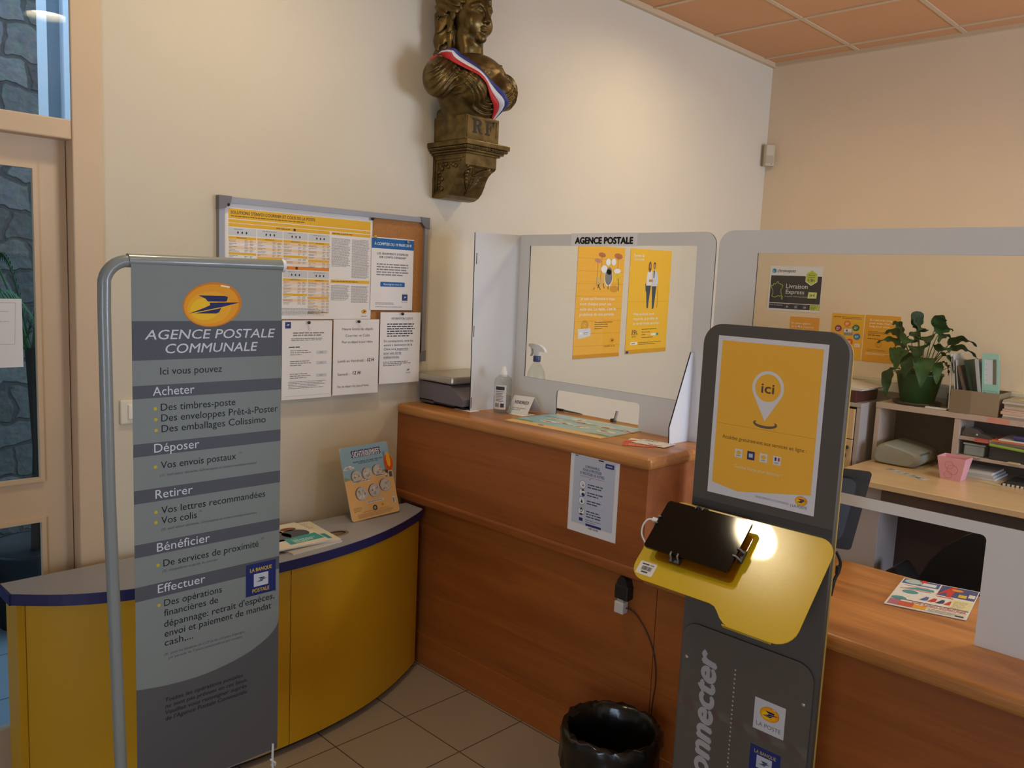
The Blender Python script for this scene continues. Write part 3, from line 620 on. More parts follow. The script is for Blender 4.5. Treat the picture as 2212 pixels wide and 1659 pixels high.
for k, (body, ww) in enumerate((("Ici, pour gagner", .130), ("du temps, j'apporte", .150), ("mon colis.", .105))): s.text(body, .012, H-.045-.022*k, WT, w=ww, cap=.012)
s.ell(.062, H-.060, .010, .010, ink('#e6dfd0'), 3); s.ring(.062, H-.060, .010, .002, BR, 4)
tag(s.build('wall_poster'), 'small orange sheet on the far wall, half hidden above the kiosk', 'poster')
s = Sheet((-.002, -.540, 1.248), XU, XV); W, H = .205, .280; s.base(W, H, mat('#e3aa2a', .6)); s.text("ARTICLES", .012, H-.024, BR, w=.045, cap=.007, bold=.02); s.greek(.065, H-.018, .125, 2, .008, .003, BR, 1, seed=71)
for (x, y, c) in ((.100, .060, '#df7a2a'), (.046, .092, '#8a3f5a'), (.155, .082, '#2f6b45'), (.165, .135, '#2f78a8'), (.122, .170, '#d8572c')): s.ell(x, H-y, .022, .020, ink(c), 1); s.greek(x-.012, H-y+.006, .022, 3, .006, .0025, WT, 2)
s.poly([(.078, H-.088), (.132, H-.086), (.140, H-.130), (.085, H-.132)], ink('#8f8b84'), 2); s.poly([(.082, H-.091), (.129, H-.089), (.132, H-.112), (.084, H-.114)], ink('#dcd8cc'), 3); s.rect(.095, H-.108, .106, H-.096, ink('#8a4a30'), 4)
s.rect(.155, H-.198, .188, H-.178, ink('#e2d2c4'), 1); s.text('site', .160, H-.192, ink('#c23a34'), cap=.008); s.rect(W-.003, 0, W, H, WT, 1)
tag(s.build('wall_poster'), 'yellow sheet with coloured circles on the far wall beside the plant', 'poster')
s = Sheet((-.002, -.747, 1.248), XU, XV); W, H = .207, .282; s.base(W, H, mat('#dc9a1e', .6), r=.008)
for k, (body, ww) in enumerate((("Si c'est très long", .130), ("pour vous, c'est trop", .158), ("long pour nous.", .122))): s.text(body, .028, H-.034-.019*k, WT, w=ww, cap=.011, bold=.01)
s.greek(.024, H-.098, .15, 2, .009, .003, BR, 1, seed=81); s.greek(.024, H-.118, .08, 1, .009, .005, BR, 1, seed=82); s.greek(.024, H-.140, .10, 1, .009, .004, BR, 1, seed=83); s.ring(.092, H-.175, .018, .0015, BR, 1); s.ring(.092, H-.180, .010, .0015, BR, 1)
s.greek(.024, H-.206, .13, 2, .007, .002, BR, 1, seed=84); s.greek(.02, H-.228, .15, 2, .007, .002, WT, 1, seed=85); s.bird(.168, H-.258, .009, INK, 1)
tag(s.build('wall_poster'), 'plain orange yellow sheet with white heading behind the potted plant', 'poster')
# trunking along the far wall, motion sensor in the corner
b = MB(); b.box(-.045, 0, -5.3, -.02, 1.085, 1.165, mat('#d9ccae', .5), .004); b.box(-.047, -.04, -5.3, -.02, 1.140, 1.143, mat('#b9ab8c', .5)); b.box(-.049, -.04, -.93, -.80, 1.095, 1.14, mat('#d0c4a6', .5), .003)
struct(b.build('trim_3', origin=(-.02, -2, 1.085)), 'cream cable trunking along the far wall')
t = thing('motion_sensor', 'small cream motion detector high in the room corner', 'sensor', (-.045, -.045, 2.448))
ms = lambda p, q, z: (-.045+(p*.7071+q*-.7071), -.045+(-p*.7071+q*-.7071), z)
b = MB(); b.prism([(-.034, -.03), (.034, -.03), (.034, .012), (.024, .024), (-.024, .024), (-.034, .012)], ms, 2.448, 2.578, mat('#c2b698', .4)); b.build('housing', t)
b = MB(); b.prism([(-.027, .0), (.027, .0), (.025, .0245), (-.025, .0245)], ms, 2.462, 2.512, mat('#b0a488', .3)); b.build('lens', t)
b = MB(); b.sphere(ms(.012, .025, 2.458), .003, mat('#4a463e', .3), 1); b.build('indicator', t)

# ------------------------------------------------------------------ curved yellow desk
YDESK = mat('#c8980a', .5, noise=.04, nscale=5, name='yellow_laminate'); GTOP = mat('#94949a', .45, noise=.05, nscale=120, name='grey_laminate'); NAVY = mat('#1f2058', .45, name='navy_edge')
ctrl = [(-4.457, -.185), (-4.35, -.275), (-4.235, -.334), (-4.10, -.372), (-3.92, -.404), (-3.735, -.415), (-3.54, -.405), (-3.347, -.370), (-3.18, -.313), (-3.026, -.238), (-2.958, -.195)]
def smooth(pts, k=4):
    out = []
    for i in range(len(pts)-1):
        p0, p1, p2, p3 = pts[max(0, i-1)], pts[i], pts[i+1], pts[min(len(pts)-1, i+2)]
        for j in range(k):
            t = j/k
            out.append(tuple(.5*((2*b)+(-a+c)*t+(2*a-5*b+4*c-d)*t*t+(-a+3*b-3*c+d)*t**3) for a, b, c, d in zip(p0, p1, p2, p3)))
    return out + [pts[-1]]
arc = smooth(ctrl)
def inset(pts, d):
    out = []
    for i in range(len(pts)):
        a = Vector(pts[max(0, i-1)]); c = Vector(pts[min(len(pts)-1, i+1)]); t = (c-a).normalized(); out.append((pts[i][0] - t.y*d, pts[i][1] + t.x*d))
    return out
zz = lambda p, q, t: (p, q, t)
t = thing('curved_desk', 'curved yellow desk with a grey top and navy edge along the wall', 'desk', (-3.70, -.20, 0))
hole = [(-3.415+.042*math.cos(2*PI*k/20), -.262+.030*math.sin(2*PI*k/20)) for k in range(20)]
top = inset(arc, .003) + [(-2.958, -.078), (-4.457, -.078)]
b = MB(); b.plate(top, [hole], zz, .657, .690, GTOP); b.build('desk_top', t)
band = [(p, q) for p, q in arc]; inn = inset(arc, .004)
b = MB(); n = len(arc)
b.prism([(-4.4615, -.078), (-4.4615, -.187)] + arc + inn[::-1] + [(-4.457, -.078)], zz, .6565, .6895, NAVY); b.build('edge_band', t)
b = MB(); b.lathe([(.03, -.032), (.030, -.004), (.042, -.004), (.042, .001), (.03, .001)], (-3.415, -.262, .690), mat('#7a6347', .6), 24, sy=.72); b.disc((-3.415, -.262, .672), .031, mat('#6f5a42', .8), 24); b.build('cable_grommet', t)
body = inset(arc, .018)
cut = min(range(n), key=lambda i: abs(body[i][0]+3.702))
for (i0, i1) in ((0, cut), (cut, n-1)):
    seg = body[i0:i1+1]
    if i0: seg = [(seg[0][0]+.003, seg[0][1])] + seg[1:]
    b = MB(); seg2 = inset(seg, .016); b.prism(seg + seg2[::-1], zz, .028, .655, YDESK); b.build('front_panel', t)
b = MB(); b.box(-4.445, -4.425, -.195, -.085, .03, .655, YDESK); b.build('side_panel', t)
b = MB(); pl = inset(arc, .05); b.prism(pl[2:-1] + inset(pl[2:-1], .02)[::-1], zz, 0, .035, mat('#2b2622', .8)); b.build('plinth', t)

# display card leaning on the desk
t = thing('display_card', 'blue and sand coloured display card leaning on the curved desk', 'display card', (-3.185, -.14, .69))
O = Vector((-3.300, -.186, .6915)); Vv = Vector((-.012, .085, .272)); Uv = Vector((.232, .006, .006))
s = Sheet(O, Uv, Vv); W, H = .232, .288; s.base(W, H, mat('#e2b678', .5), .003, .012, mside=mat('#d8d4ca', .4))
SKY = ink('#8fb4cc'); SND = ink('#e0b474')
s.poly([(0, H*.56), (W*.35, H*.575), (W*.75, H*.60), (W, H*.585)] + [(W, H-.012), (W-.012, H), (.012, H), (0, H-.012)], SKY, 1); s.poly([(0, H*.545), (0, H*.60), (.015, H*.585), (.03, H*.56)], ink('#7fa07a'), 2); s.rect(W*.78, H*.585, W, H*.61, ink('#7d9a6a'), 2)
s.text('SCHTROUMPFS', W*.52, H*.845, ink('#3a3f86'), w=.137, cap=.026, bold=.06, align='c', lay=2); s.text('SCHTROUMPFS', W*.52, H*.849, ink('#e8e6e4'), w=.129, cap=.021, bold=.02, align='c', lay=3); s.text('LES', W*.52, H*.915, ink('#5a6aa8'), cap=.006, align='c', lay=2)
s.greek(.052, H*.79, .145, 1, .01, .005, ink('#5d7f9c'), 2, rag=.05); s.greek(.075, H*.765, .10, 1, .01, .004, ink('#5d7f9c'), 2, rag=.05)
for (x, y, a, e) in ((.02, .715, .012, .007), (.034, .72, .012, .008), (.045, .712, .010, .004), (.018, .705, .015, .005)): s.ell(x, H*y, a, e, ink('#dfe4e8'), 2)
s.poly([(W*.86, H*.86), (W*.90, H*.86), (W*.90, H*.60), (W*.87, H*.50), (W*.84, H*.50)], ink('#7d8894'), 2); s.ell(W*.95, H*.70, .021, .033, ink('#d8561e'), 3); s.ell(W*.955, H*.74, .010, .030, ink('#f0b428'), 4); s.rect(W*.85, H*.55, W*.905, H*.60, ink('#5a4434'), 3); s.rect(W*.90, H*.49, W*.995, H*.58, ink('#cfc6b4'), 3); s.rect(W*.915, H*.495, W*.98, H*.57, ink('#5a5148'), 4)
COIN = ink('#c6c3c0'); CO2 = ink('#a5a2a2')
for k, (x, y, a) in enumerate(((.25, .585, .024), (.475, .60, .024), (.695, .62, .023), (.29, .345, .027), (.56, .355, .027), (.80, .40, .026))):
    s.ell(x*W-.004, y*H+.001, a, a, ink('#4a4642'), 2); s.ell(x*W, y*H, a, a, COIN, 3); s.ring(x*W, y*H, a*.93, .0012, CO2, 4); R = random.Random(k)
    for j in range(7): s.ell(x*W+R.uniform(-.5, .5)*a, y*H+R.uniform(-.5, .5)*a, a*R.uniform(.1, .28), a*R.uniform(.06, .18), (CO2, ink('#e0dedc'), ink('#8d8b8b'))[j % 3], 4+.3*j, R.uniform(0, 3))
for (x, y, ww) in ((.13, .50, .085), (.62, .53, .06), (.35, .20, .085)): s.rect(x*W, y*H, x*W+ww, y*H+.009, ink('#d9d5d0'), 3); s.greek(x*W+.003, y*H+.0065, ww-.008, 1, .01, .003, INKG, 4)
s.ell(.50*W, .125*H, .011, .011, ink('#3f3c38'), 2); s.ell(.50*W, .125*H, .006, .006, ink('#a09a90'), 3); s.rect(.63*W, .13*H, .69*W, .165*H, ink('#e8b02a'), 2); s.bird(.66*W, .147*H, .006, INK, 3); s.rect(.885*W, .13*H, .945*W, .22*H, ink('#d9d5d0'), 2); s.greek(.895*W, .20*H, .008, 4, .005, .003, INK, 3)
s.greek(.03, .075*H, .185, 3, .0055, .002, ink('#b08a5a'), 2, rag=.1, seed=5); s.greek(.25*W, .10*H, .13, 1, .0055, .002, ink('#b08a5a'), 2); s.greek(.07*W, .17*H, .04, 3, .006, .002, ink('#9a7a52'), 2)
s.build('card', t)
b = MB(); b.obox(O + Vector((.116, .062, .105)), (1, 0, 0), (0, .955, -.297), (0, .297, .955), .03, .0012, .107, mat('#c7bda8', .7)); b.build('easel_strut', t)

# brochures lying on the curved desk, partly behind the banner
def magazine(name, label, cx, cy, z, rz, w, h, th, draw, group=None, base='#e4dfd6', cat='magazine'):
    U = Vector((math.cos(rz), math.sin(rz), 0)); V = Vector((-math.sin(rz), math.cos(rz), 0))
    s = Sheet(Vector((cx, cy, z+th)) - U*w/2 - V*h/2, U, V); s.base(w, h, mat(base, .5), th, mside=mat('#d6d0c6', .8))
    draw(s, w, h); return tag(s.build(name), label, cat, group)
def cover(s, w, h):
    s.rect(.004, .004, w-.004, h-.004, ink('#dcd3c4')); s.rect(.05*w, .30*h, .52*w, .92*h, ink('#8d8a86')); s.ell(.28*w, .72*h, .035, .022, ink('#8a5a44'), 2); s.ell(.68*w, .74*h, .03, .02, ink('#7a4c3a'), 2); s.ell(.68*w, .52*h, .05, .045, ink('#4f5058'), 2)
    s.ell(.35*w, .52*h, .045, .04, ink('#5d6168'), 2); s.poly([(.30*w, .10*h), (.98*w, .13*h), (.98*w, .40*h), (.34*w, .36*h)], ink('#3f9a9c'), 3); s.text('guide', .42*w, .28*h, ink('#e4b34a'), cap=.008, lay=4); s.greek(.42*w, .25*h, .09, 4, .009, .004, ink('#d8e8e6'), 4)
def cover2(s, w, h):
    s.rect(.004, .004, w-.004, h-.004, ink('#d8cfb8')); s.greek(.55*w, .9*h, .07, 6, .012, .004, INKG, 2); s.rect(.1*w, .1*h, .9*w, .35*h, ink('#3b8f94'), 2)
def blank(s, w, h): s.greek(.1*w, .9*h, .7*w, 4, .012, .004, INKG)
magazine('brochure', 'bottom brochure of the pile on the curved desk', -3.575, -.235, .690, .10, .21, .26, .006, blank, 'brochures on the curved desk', '#b9b2a8', 'brochure')
magazine('brochure', 'brochure fanned out under the top of the pile on the curved desk', -3.548, -.215, .696, -.10, .20, .25, .005, cover2, 'brochures on the curved desk', '#ddd6c8', 'brochure')
magazine('brochure', 'top brochure with a teal band on the curved desk beside the banner', -3.600, -.220, .7015, -.02, .20, .25, .005, cover, 'brochures on the curved desk', '#e2dccf', 'brochure')
b = MB(); b.tube([(-4.075, -.13, .693), (-4.06, -.15, .697), (-4.05, -.175, .693), (-4.045, -.15, .6925)], .002, mat('#c8c8c8', .3), 6)
tag(b.build('paper_clip'), 'small pale clip lying on the curved desk left of the banner', 'clip')

# ------------------------------------------------------------------ banner stand
yb = -.75
TUBE = mat('#868c87', .3, metal=0.0, coat=.3, name='grey_lacquered_tube')
t = thing('banner_stand', 'tall grey postal agency banner hanging from a bent tube stand', 'banner', (-4.36, yb, 0))
b = MB(); path = [(-4.362, yb, .012), (-4.362, yb, .30), (-4.372, yb, .70), (-4.382, yb, 1.10), (-4.386, yb, 1.53)]
for k in range(1, 9):
    a = PI/2*k/8; path.append((-4.386 + .057*(1-math.cos(a)), yb, 1.588 + .057*math.sin(a) - .0))
path.append((-4.30, yb, 1.645)); b.tube(path, .0145, TUBE, 16); b.build('bent_pole', t)
b = MB(); b.tube([(-4.333, yb, 1.646), (-3.936, yb, 1.651)], .0165, TUBE, 18); b.build('top_sleeve', t)
b = MB(); b.tube([(-3.937, yb, 1.651), (-3.928, yb, 1.651)], .0172, mat('#e8e8e6', .4), 18); b.build('end_cap', t)
b = MB(); b.lathe([(0, 0), (.20, 0), (.20, .008), (.17, .013), (0, .013)], (-4.30, yb+.02, 0), TUBE, 36); b.build('floor_plate', t)
BAN = mat('#7f8781', .6, name='banner_grey_fabric'); DK = ink('#54575c'); DKB = ink('#585858'); TX = ink('#17181a'); TL = ink('#d2d6d8'); BUL = ink('#c9b21c'); TS = ink('#565c5e')
X0, Z0 = -4.331, .287
s = Sheet((X0, yb-.0165, Z0), W1U, W1V); W, H = .389, 1.352; s.base(W, H, BAN, .0012)
U = lambda x: x - X0
V = lambda z: z - Z0
for z0, z1 in ((1.412, 1.5055), (1.320, 1.3515), (1.179, 1.2105), (1.0635, 1.0965), (.929, .9615), (.8175, .854)): s.rect(0, V(z0), W, V(z1), DK)
cur = smooth([(-4.331, .590), (-4.252, .579), (-4.155, .577), (-4.051, .594), (-3.98, .624), (-3.947, .655), (-3.942, .690)], 4)
s.poly([(U(x), V(z)) for x, z in cur[:-1]] + [(W, V(.690)), (W, 0), (0, 0)], DKB)
for body, x, z, ww in (("AGENCE POSTALE", -4.3015, 1.4618, .3403), ("COMMUNALE", -4.2525, 1.4275, .2415)): s.text(body, U(x), V(z), TL, w=ww, cap=.0225, shear=.18, bold=.008)
for body, x, z, ww in (("Acheter", -4.284, 1.3255, .1028), ("Déposer", -4.282, 1.1855, .1125), ("Retirer", -4.28, 1.0700, .0933), ("Bénéficier", -4.2776, .9350, .1359), ("Effectuer", -4.2762, .8280, .1219)): s.text(body, U(x), V(z), TL, w=ww, cap=.0215)
for body, x, z, ww, bu in (("Ici vous pouvez", -4.2658, 1.3759, .1567, 0), ("Des timbres-poste", -4.265, 1.2874, .1926, 1), ("Des enveloppes Prêt-à-Poster", -4.2642, 1.2608, .3132, 1), ("Des emballages Colissimo", -4.2637, 1.2341, .2773, 1), ("Vos envois postaux", -4.2662, 1.1438, .196, 1),
        ("Vos lettres recommandées", -4.2659, 1.0300, .2797, 1), ("Vos colis", -4.2661, 1.0040, .0901, 1), ("De services de proximité", -4.2621, .8939, .2577, 1), ("Des opérations", -4.2606, .7900, .1516, 1), ("financières de", -4.2613, .7640, .142, 0),
        ("dépannage: retrait d'espèces,", -4.2615, .7350, .3058, 0), ("envoi et paiement de mandat", -4.2603, .7090, .2949, 0), ("cash,...", -4.2605, .6850, .0736, 0)):
    s.text(body, U(x), V(z), TX, w=ww, cap=.0175)
    if bu: s.ell(U(x)-.013, V(z)+.006, .0042, .0042, BUL)
for body, x, z, ww in (("(1)  sauf valeur déclarée, Chronopost et contre-remboursement", -4.2683, 1.1244, .2569), ("(2)  sauf valeur déclarée, Chronopost et contre-remboursement", -4.2662, .9873, .2558), ("(3)  réexpédition et garde du courrier", -4.2643, .8795, .144),
        ("(4)  pour les titulaires de CCP et de comptes d'épargne", -4.2616, .6600, .2184), ("par période de 7 jours consécutifs et par compte", -4.2514, .6480, .2002)): s.text(body, U(x), V(z), TS, w=ww, cap=.0062, shear=.15)
for body, x, z in (("(1)", -4.061, 1.158), ("(2)", -4.170, 1.018), ("(3)", -3.996, .912), ("(4)", -3.958, .756)): s.text(body, U(x), V(z), TS, cap=.005)
for body, z, ww in (("Toutes les opérations postales", .5349, .2111), ("ne sont pas prévues en ces lieux.", .5180, .2253), ("Veuillez vous renseigner auprès", .5011, .2224), ("de l'Agence Postale Communale.", .4842, .2261)): s.text(body, U(-4.2600), V(z), ink('#27282a'), w=ww, cap=.0105, bold=.018, shear=.12)
s.logo(U(-4.133), V(1.5465), .0770, 2, .14)
bq = ink('#1e2a66'); s.rect(U(-4.041), V(.758), U(-3.9525), V(.8475), bq, 2); s.text('LA BANQUE', U(-3.997), V(.825), ink('#d8b63a'), w=.064, cap=.0098, align='c', lay=3, bold=.02); s.text('POSTALE', U(-3.997), V(.766), ink('#d8b63a'), w=.050, cap=.0098, align='c', lay=3, bold=.02)
s.rect(U(-4.018), V(.782), U(-3.975), V(.818), ink('#c4c9d0'), 3); s.bird(U(-3.996), V(.800), .020, ink('#2a3550'), 4)
s.build('banner_fabric', t)
b = MB(); b.tube([(-4.331, yb-.008, .287), (-3.942, yb-.008, .287)], .008, mat('#86898a', .5), 10); b.build('bottom_rod', t)
b = MB(); b.tube([(-3.958, yb-.020, .305), (-3.960, yb-.022, .27), (-3.957, yb-.02, .20), (-3.960, yb-.01, .10), (-3.97, yb, .0135)], .0035, mat('#d9dad8', .6), 8); b.tube([(-3.966, yb-.02, .262), (-3.954, yb-.028, .250), (-3.950, yb-.02, .238), (-3.962, yb-.018, .242)], .003, mat('#d9dad8', .6), 8); b.build('tie_cord', t)

# ------------------------------------------------------------------ reception counter
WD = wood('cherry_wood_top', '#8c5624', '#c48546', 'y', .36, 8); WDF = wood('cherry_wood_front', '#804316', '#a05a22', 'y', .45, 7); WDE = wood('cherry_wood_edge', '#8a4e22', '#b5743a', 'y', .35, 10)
t = thing('reception_counter', 'cherry wood reception counter with a raised writing top', 'counter', (-2.70, -1.6, 0))
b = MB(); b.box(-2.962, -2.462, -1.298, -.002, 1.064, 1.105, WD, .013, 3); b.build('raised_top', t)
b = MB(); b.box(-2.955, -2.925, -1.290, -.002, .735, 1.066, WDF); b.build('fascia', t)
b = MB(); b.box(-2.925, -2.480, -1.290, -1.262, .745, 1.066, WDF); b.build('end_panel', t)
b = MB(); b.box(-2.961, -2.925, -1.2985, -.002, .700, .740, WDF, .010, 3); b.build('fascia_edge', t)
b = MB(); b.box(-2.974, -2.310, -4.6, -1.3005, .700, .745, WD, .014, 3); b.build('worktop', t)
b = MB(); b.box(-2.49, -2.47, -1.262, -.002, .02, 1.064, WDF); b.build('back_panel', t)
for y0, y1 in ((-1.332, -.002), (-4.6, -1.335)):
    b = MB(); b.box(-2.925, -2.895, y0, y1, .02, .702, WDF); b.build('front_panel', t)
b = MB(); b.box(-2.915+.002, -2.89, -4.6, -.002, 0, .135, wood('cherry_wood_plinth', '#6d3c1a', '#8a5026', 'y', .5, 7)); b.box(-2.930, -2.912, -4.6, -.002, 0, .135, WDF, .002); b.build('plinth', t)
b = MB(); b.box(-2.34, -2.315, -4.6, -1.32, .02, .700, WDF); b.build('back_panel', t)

# ------------------------------------------------------------------ hygiene screens
PVC = mat('#d2d2d0', .55, spec=.35, name='white_foam_board'); CORE = mat('#26262a', .7, name='dark_board_edge'); PLEXI = glass_sheet('clear_screen_sheet', '#fbfcfb', .03, 1.35)
xs_ = lambda p, q, t: (t, -p, q)      # p = -y
t = thing('counter_screen', 'white counter screen with a side wing and slot on the raised counter', 'screen', (-2.58, -.78, 1.105))
out = [(.32, 1.105)]
out += [(.562, 1.105)] + [(.562+.012*(1-math.cos(PI/2*k/5)), 1.196+.012*math.sin(PI/2*k/5)) for k in range(6)] + [(.974-.012*(1-math.cos(PI/2*k/5)), 1.196+.012*math.sin(PI/2*k/5)) for k in range(5, -1, -1)] + [(.974, 1.105)]
out += [(1.246, 1.105)] + [(1.246-.045*(1-math.cos(PI/2*k/7)), 1.790+.045*math.sin(PI/2*k/7)) for k in range(8)] + [(.32, 1.829)]
b = MB(); b.plate(out, [[(.376, 1.242), (1.178, 1.242), (1.172, 1.788), (.376, 1.785)]], xs_, -2.584, -2.579, PVC, CORE); b.build('front_board', t)
b = MB(); b.box(-2.5785, -2.5765, -1.20, -.36, 1.225, 1.80, PLEXI); b.build('window_sheet', t)
b = MB(); xz = lambda p, q, tt: (p, tt, q)
b.prism([(-2.834, 1.105), (-2.584, 1.105), (-2.584, 1.828), (-2.842, 1.822)], xz, -.320, -.315, PVC, mside=CORE)
for z in (1.72, 1.43, 1.14): b.box(-2.832, -2.829, -.3208, -.3195, z-.022, z+.022, CORE)
b.build('side_wing', t)
b = MB(); b.prism([(-2.703, 1.105), (-2.584, 1.105), (-2.584, 1.42), (-2.606, 1.42), (-2.708, 1.165)], xz, -1.193, -1.188, PVC, mside=CORE); b.build('support_fin', t)
s = Sheet((-2.5845, -.597, 1.784), XU, XV); s.base(.320, .050, mat('#e3e3e4', .35), .0006); s.text('AGENCE POSTALE', .022, .010, ink('#161616'), w=.278, cap=.0235, bold=.07)
tag(s.build('paper_sign'), 'white paper sign with bold black letters stuck on the counter screen', 'sign')
t = thing('counter_screen', 'wide white screen with a low pass slot standing on the lower worktop', 'screen', (-2.725, -2.4, .745))
L2, R2 = 1.345, 3.6
out = [(L2, .745), (1.63, .745), (1.63, 1.028)] + [(1.63+.012*(1-math.cos(PI/2*k/4)), 1.028+.012*math.sin(PI/2*k/4)) for k in range(1, 5)] + [(2.192-.014*(1-math.cos(PI/2*k/5)), 1.027+.014*math.sin(PI/2*k/5)) for k in range(5, -1, -1)] + [(2.192, .745), (R2, .745), (R2, 1.829)] + [(L2+.05*(1-math.sin(PI/2*k/7)), 1.777+.05*math.cos(PI/2*k/7)) for k in range(8)]
b = MB(); b.plate(out, [[(1.482, 1.073), (3.45, 1.073), (3.45, 1.757), (1.482, 1.757)]], xs_, -2.729, -2.724, PVC, CORE); b.build('front_board', t)
b = MB(); b.box(-2.7235, -2.7215, -3.48, -1.46, 1.06, 1.775, PLEXI); b.build('window_sheet', t)

# ------------------------------------------------------------------ things on the raised counter
GRP = mat('#6a6468', .5); GRP2 = mat('#4d494e', .55)
t = thing('postal_scale', 'grey parcel scale with a flat metal pan behind the screen wing', 'scale', (-2.68, -.17, 1.105))
b = MB(); b.prism([(-.300, 1.122), (-.305, 1.15), (-.225, 1.20), (-.03, 1.20), (-.03, 1.122)], lambda p, q, tt: (tt, p, q), -2.862, -2.56, GRP); b.build('body', t)
b = MB(); b.box(-2.845, -2.575, -.235, -.04, 1.112, 1.124, GRP2); b.box(-2.862, -2.84, -.12, -.03, 1.112, 1.126, GRP2); b.build('base', t)
for x in (-2.83, -2.60):
    for y in (-.27, -.06): b = MB(); b.lathe([(.0, 0), (.014, 0), (.013, .02), (0, .02)], (x, y, 1.105), mat('#1e1c1e', .7), 12); b.build('foot', t)
b = MB(); b.box(-2.872, -2.55, -.245, -.012, 1.205, 1.236, mat('#b3ab9c', .3, metal=.7, name='brushed_steel_pan'), .008, 3); b.build('weighing_pan', t)
b = MB(); b.obox((-2.66, -.268, 1.178), (1, 0, 0), (0, -.894, -.447), (0, -.447, .894), .06, .030, .001, mat('#2b2a30', .2)); b.build('display', t)
b = MB(); b.box(-2.85, -2.80, -.34, -.24, 1.1055, 1.107, PAPER)
tag(b.build('paper_slip'), 'thin white paper slip peeking from under the screen wing', 'paper')

CLR = glass_sheet('clear_bottle_plastic', '#f2f5f4', .04, 1.30); GEL = glass_sheet('clear_gel', '#eef0f0', .05, 1.25)
def bottle(c, prof, n=28): b = MB(); b.lathe(prof, c, CLR, n); return b
c = (-2.745, -.415, 1.105)
t = thing('gel_bottle', 'clear hand gel bottle with a white label on the raised counter', 'bottle', c)
bottle(c, [(.0, .001), (.034, .001), (.037, .006), (.037, .125), (.034, .140), (.020, .153), (.013, .158), (.013, .166)]).build('bottle', t)
b = MB(); b.lathe([(0, .003), (.0345, .004), (.0355, .07), (0, .07)], c, GEL, 28); b.build('gel', t)
b = MB(); b.lathe([(.0145, .150), (.015, .172), (.010, .174), (.009, .186), (.006, .190), (0, .190)], c, mat('#e6e4e0', .4), 20); b.build('cap', t)
b = MB(); LB = mat('#d9d7d3', .55)
def curved_label(b, c, r, a0, a1, z0, z1, m, n=10):
    vs = []
    for k in range(n+1):
        a = a0 + (a1-a0)*k/n
        for z in (z0, z1): vs.append((c[0]+r*math.cos(a), c[1]+r*math.sin(a), c[2]+z))
    b.add(vs, [[2*k, 2*k+2, 2*k+3, 2*k+1] for k in range(n)], m, True)
ac = math.atan2(-2.76-c[1], -5.08-c[0])
curved_label(b, c, .0375, ac-1.05, ac+.35, .02, .118, LB); curved_label(b, c, .0378, ac-.85, ac+.15, .098, .112, INK)
for k, z in enumerate((.090, .082, .076, .070, .064, .058, .052)): curved_label(b, c, .0378, ac-.85, ac+.10-.1*(k % 3), z, z+.003, INKG)
curved_label(b, c, .0378, ac-.25, ac+.15, .028, .044, INK); curved_label(b, c, .0378, ac-.9, ac-.4, .028, .044, INKG); b.build('label', t)
t = thing('table_sign', 'small folded white table card beside the hand gel bottle', 'sign', (-2.655, -.475, 1.105))
s = Sheet((-2.730, -.425, 1.1055), (.25, -1, 0), (.42, .05, .62)); W, H = .095, .085; s.base(W, H, mat('#e0dfdd', .6)); s.text('VENDREDI', W/2, .048, ink('#5d5c60'), w=.065, cap=.014, bold=.03, align='c'); s.greek(.014, .030, .066, 2, .008, .003, INKG); s.build('front_leaf', t)
O2 = s.P(0, .085, -.001); s2 = Sheet(O2, (.25, -1, 0), (.52, .05, -.62)); s2.base(.095, .084, mat('#e0dfdd', .6), .0005); s2.build('back_leaf', t)
b = MB(); b.box(-2.735, -2.66, -.52, -.43, 1.1053, 1.1062, mat('#e4e3e0', .6))
tag(b.build('paper_slip'), 'small white slip lying under the folded table card', 'paper')
c = (-2.405+.03, -.335, 1.105)
c = (-2.478, -.345, 1.105)
t = thing('spray_bottle', 'clear spray bottle with a white trigger head seen through the screen', 'bottle', c)
bottle(c, [(.0, .001), (.036, .001), (.040, .006), (.040, .125), (.036, .150), (.022, .176), (.014, .186), (.014, .200)]).build('bottle', t)
b = MB(); b.lathe([(0, .003), (.038, .005), (.0385, .112), (0, .112)], c, glass_sheet('green_cleaning_liquid', '#a9cfc0', .05, 1.25), 28); b.build('liquid', t)
b = MB(); b.lathe([(.015, .192), (.0165, .195), (.0165, .215), (.015, .218), (0, .218)], c, mat('#2b3a6a', .4), 20); b.build('collar', t)
ux = Vector((.25, -.97, 0)).normalized(); fn_ = lambda p, q, tt: (c[0]+ux.x*p-ux.y*tt, c[1]+ux.y*p+ux.x*tt, c[2]+q)
b = MB(); b.prism([(-.012, .218), (.012, .218), (.014, .238), (.042, .236), (.040, .244), (.030, .256), (.012, .266), (-.020, .270), (-.038, .268), (-.040, .258), (-.028, .252), (-.014, .246)], fn_, -.010, .010, mat('#dfdedd', .4)); b.build('trigger_head', t)
b = MB(); b.prism([(-.030, .252), (-.024, .252), (-.020, .232), (-.026, .215), (-.032, .214), (-.026, .232)], fn_, -.006, .006, mat('#d2d0ce', .4)); b.build('trigger', t)

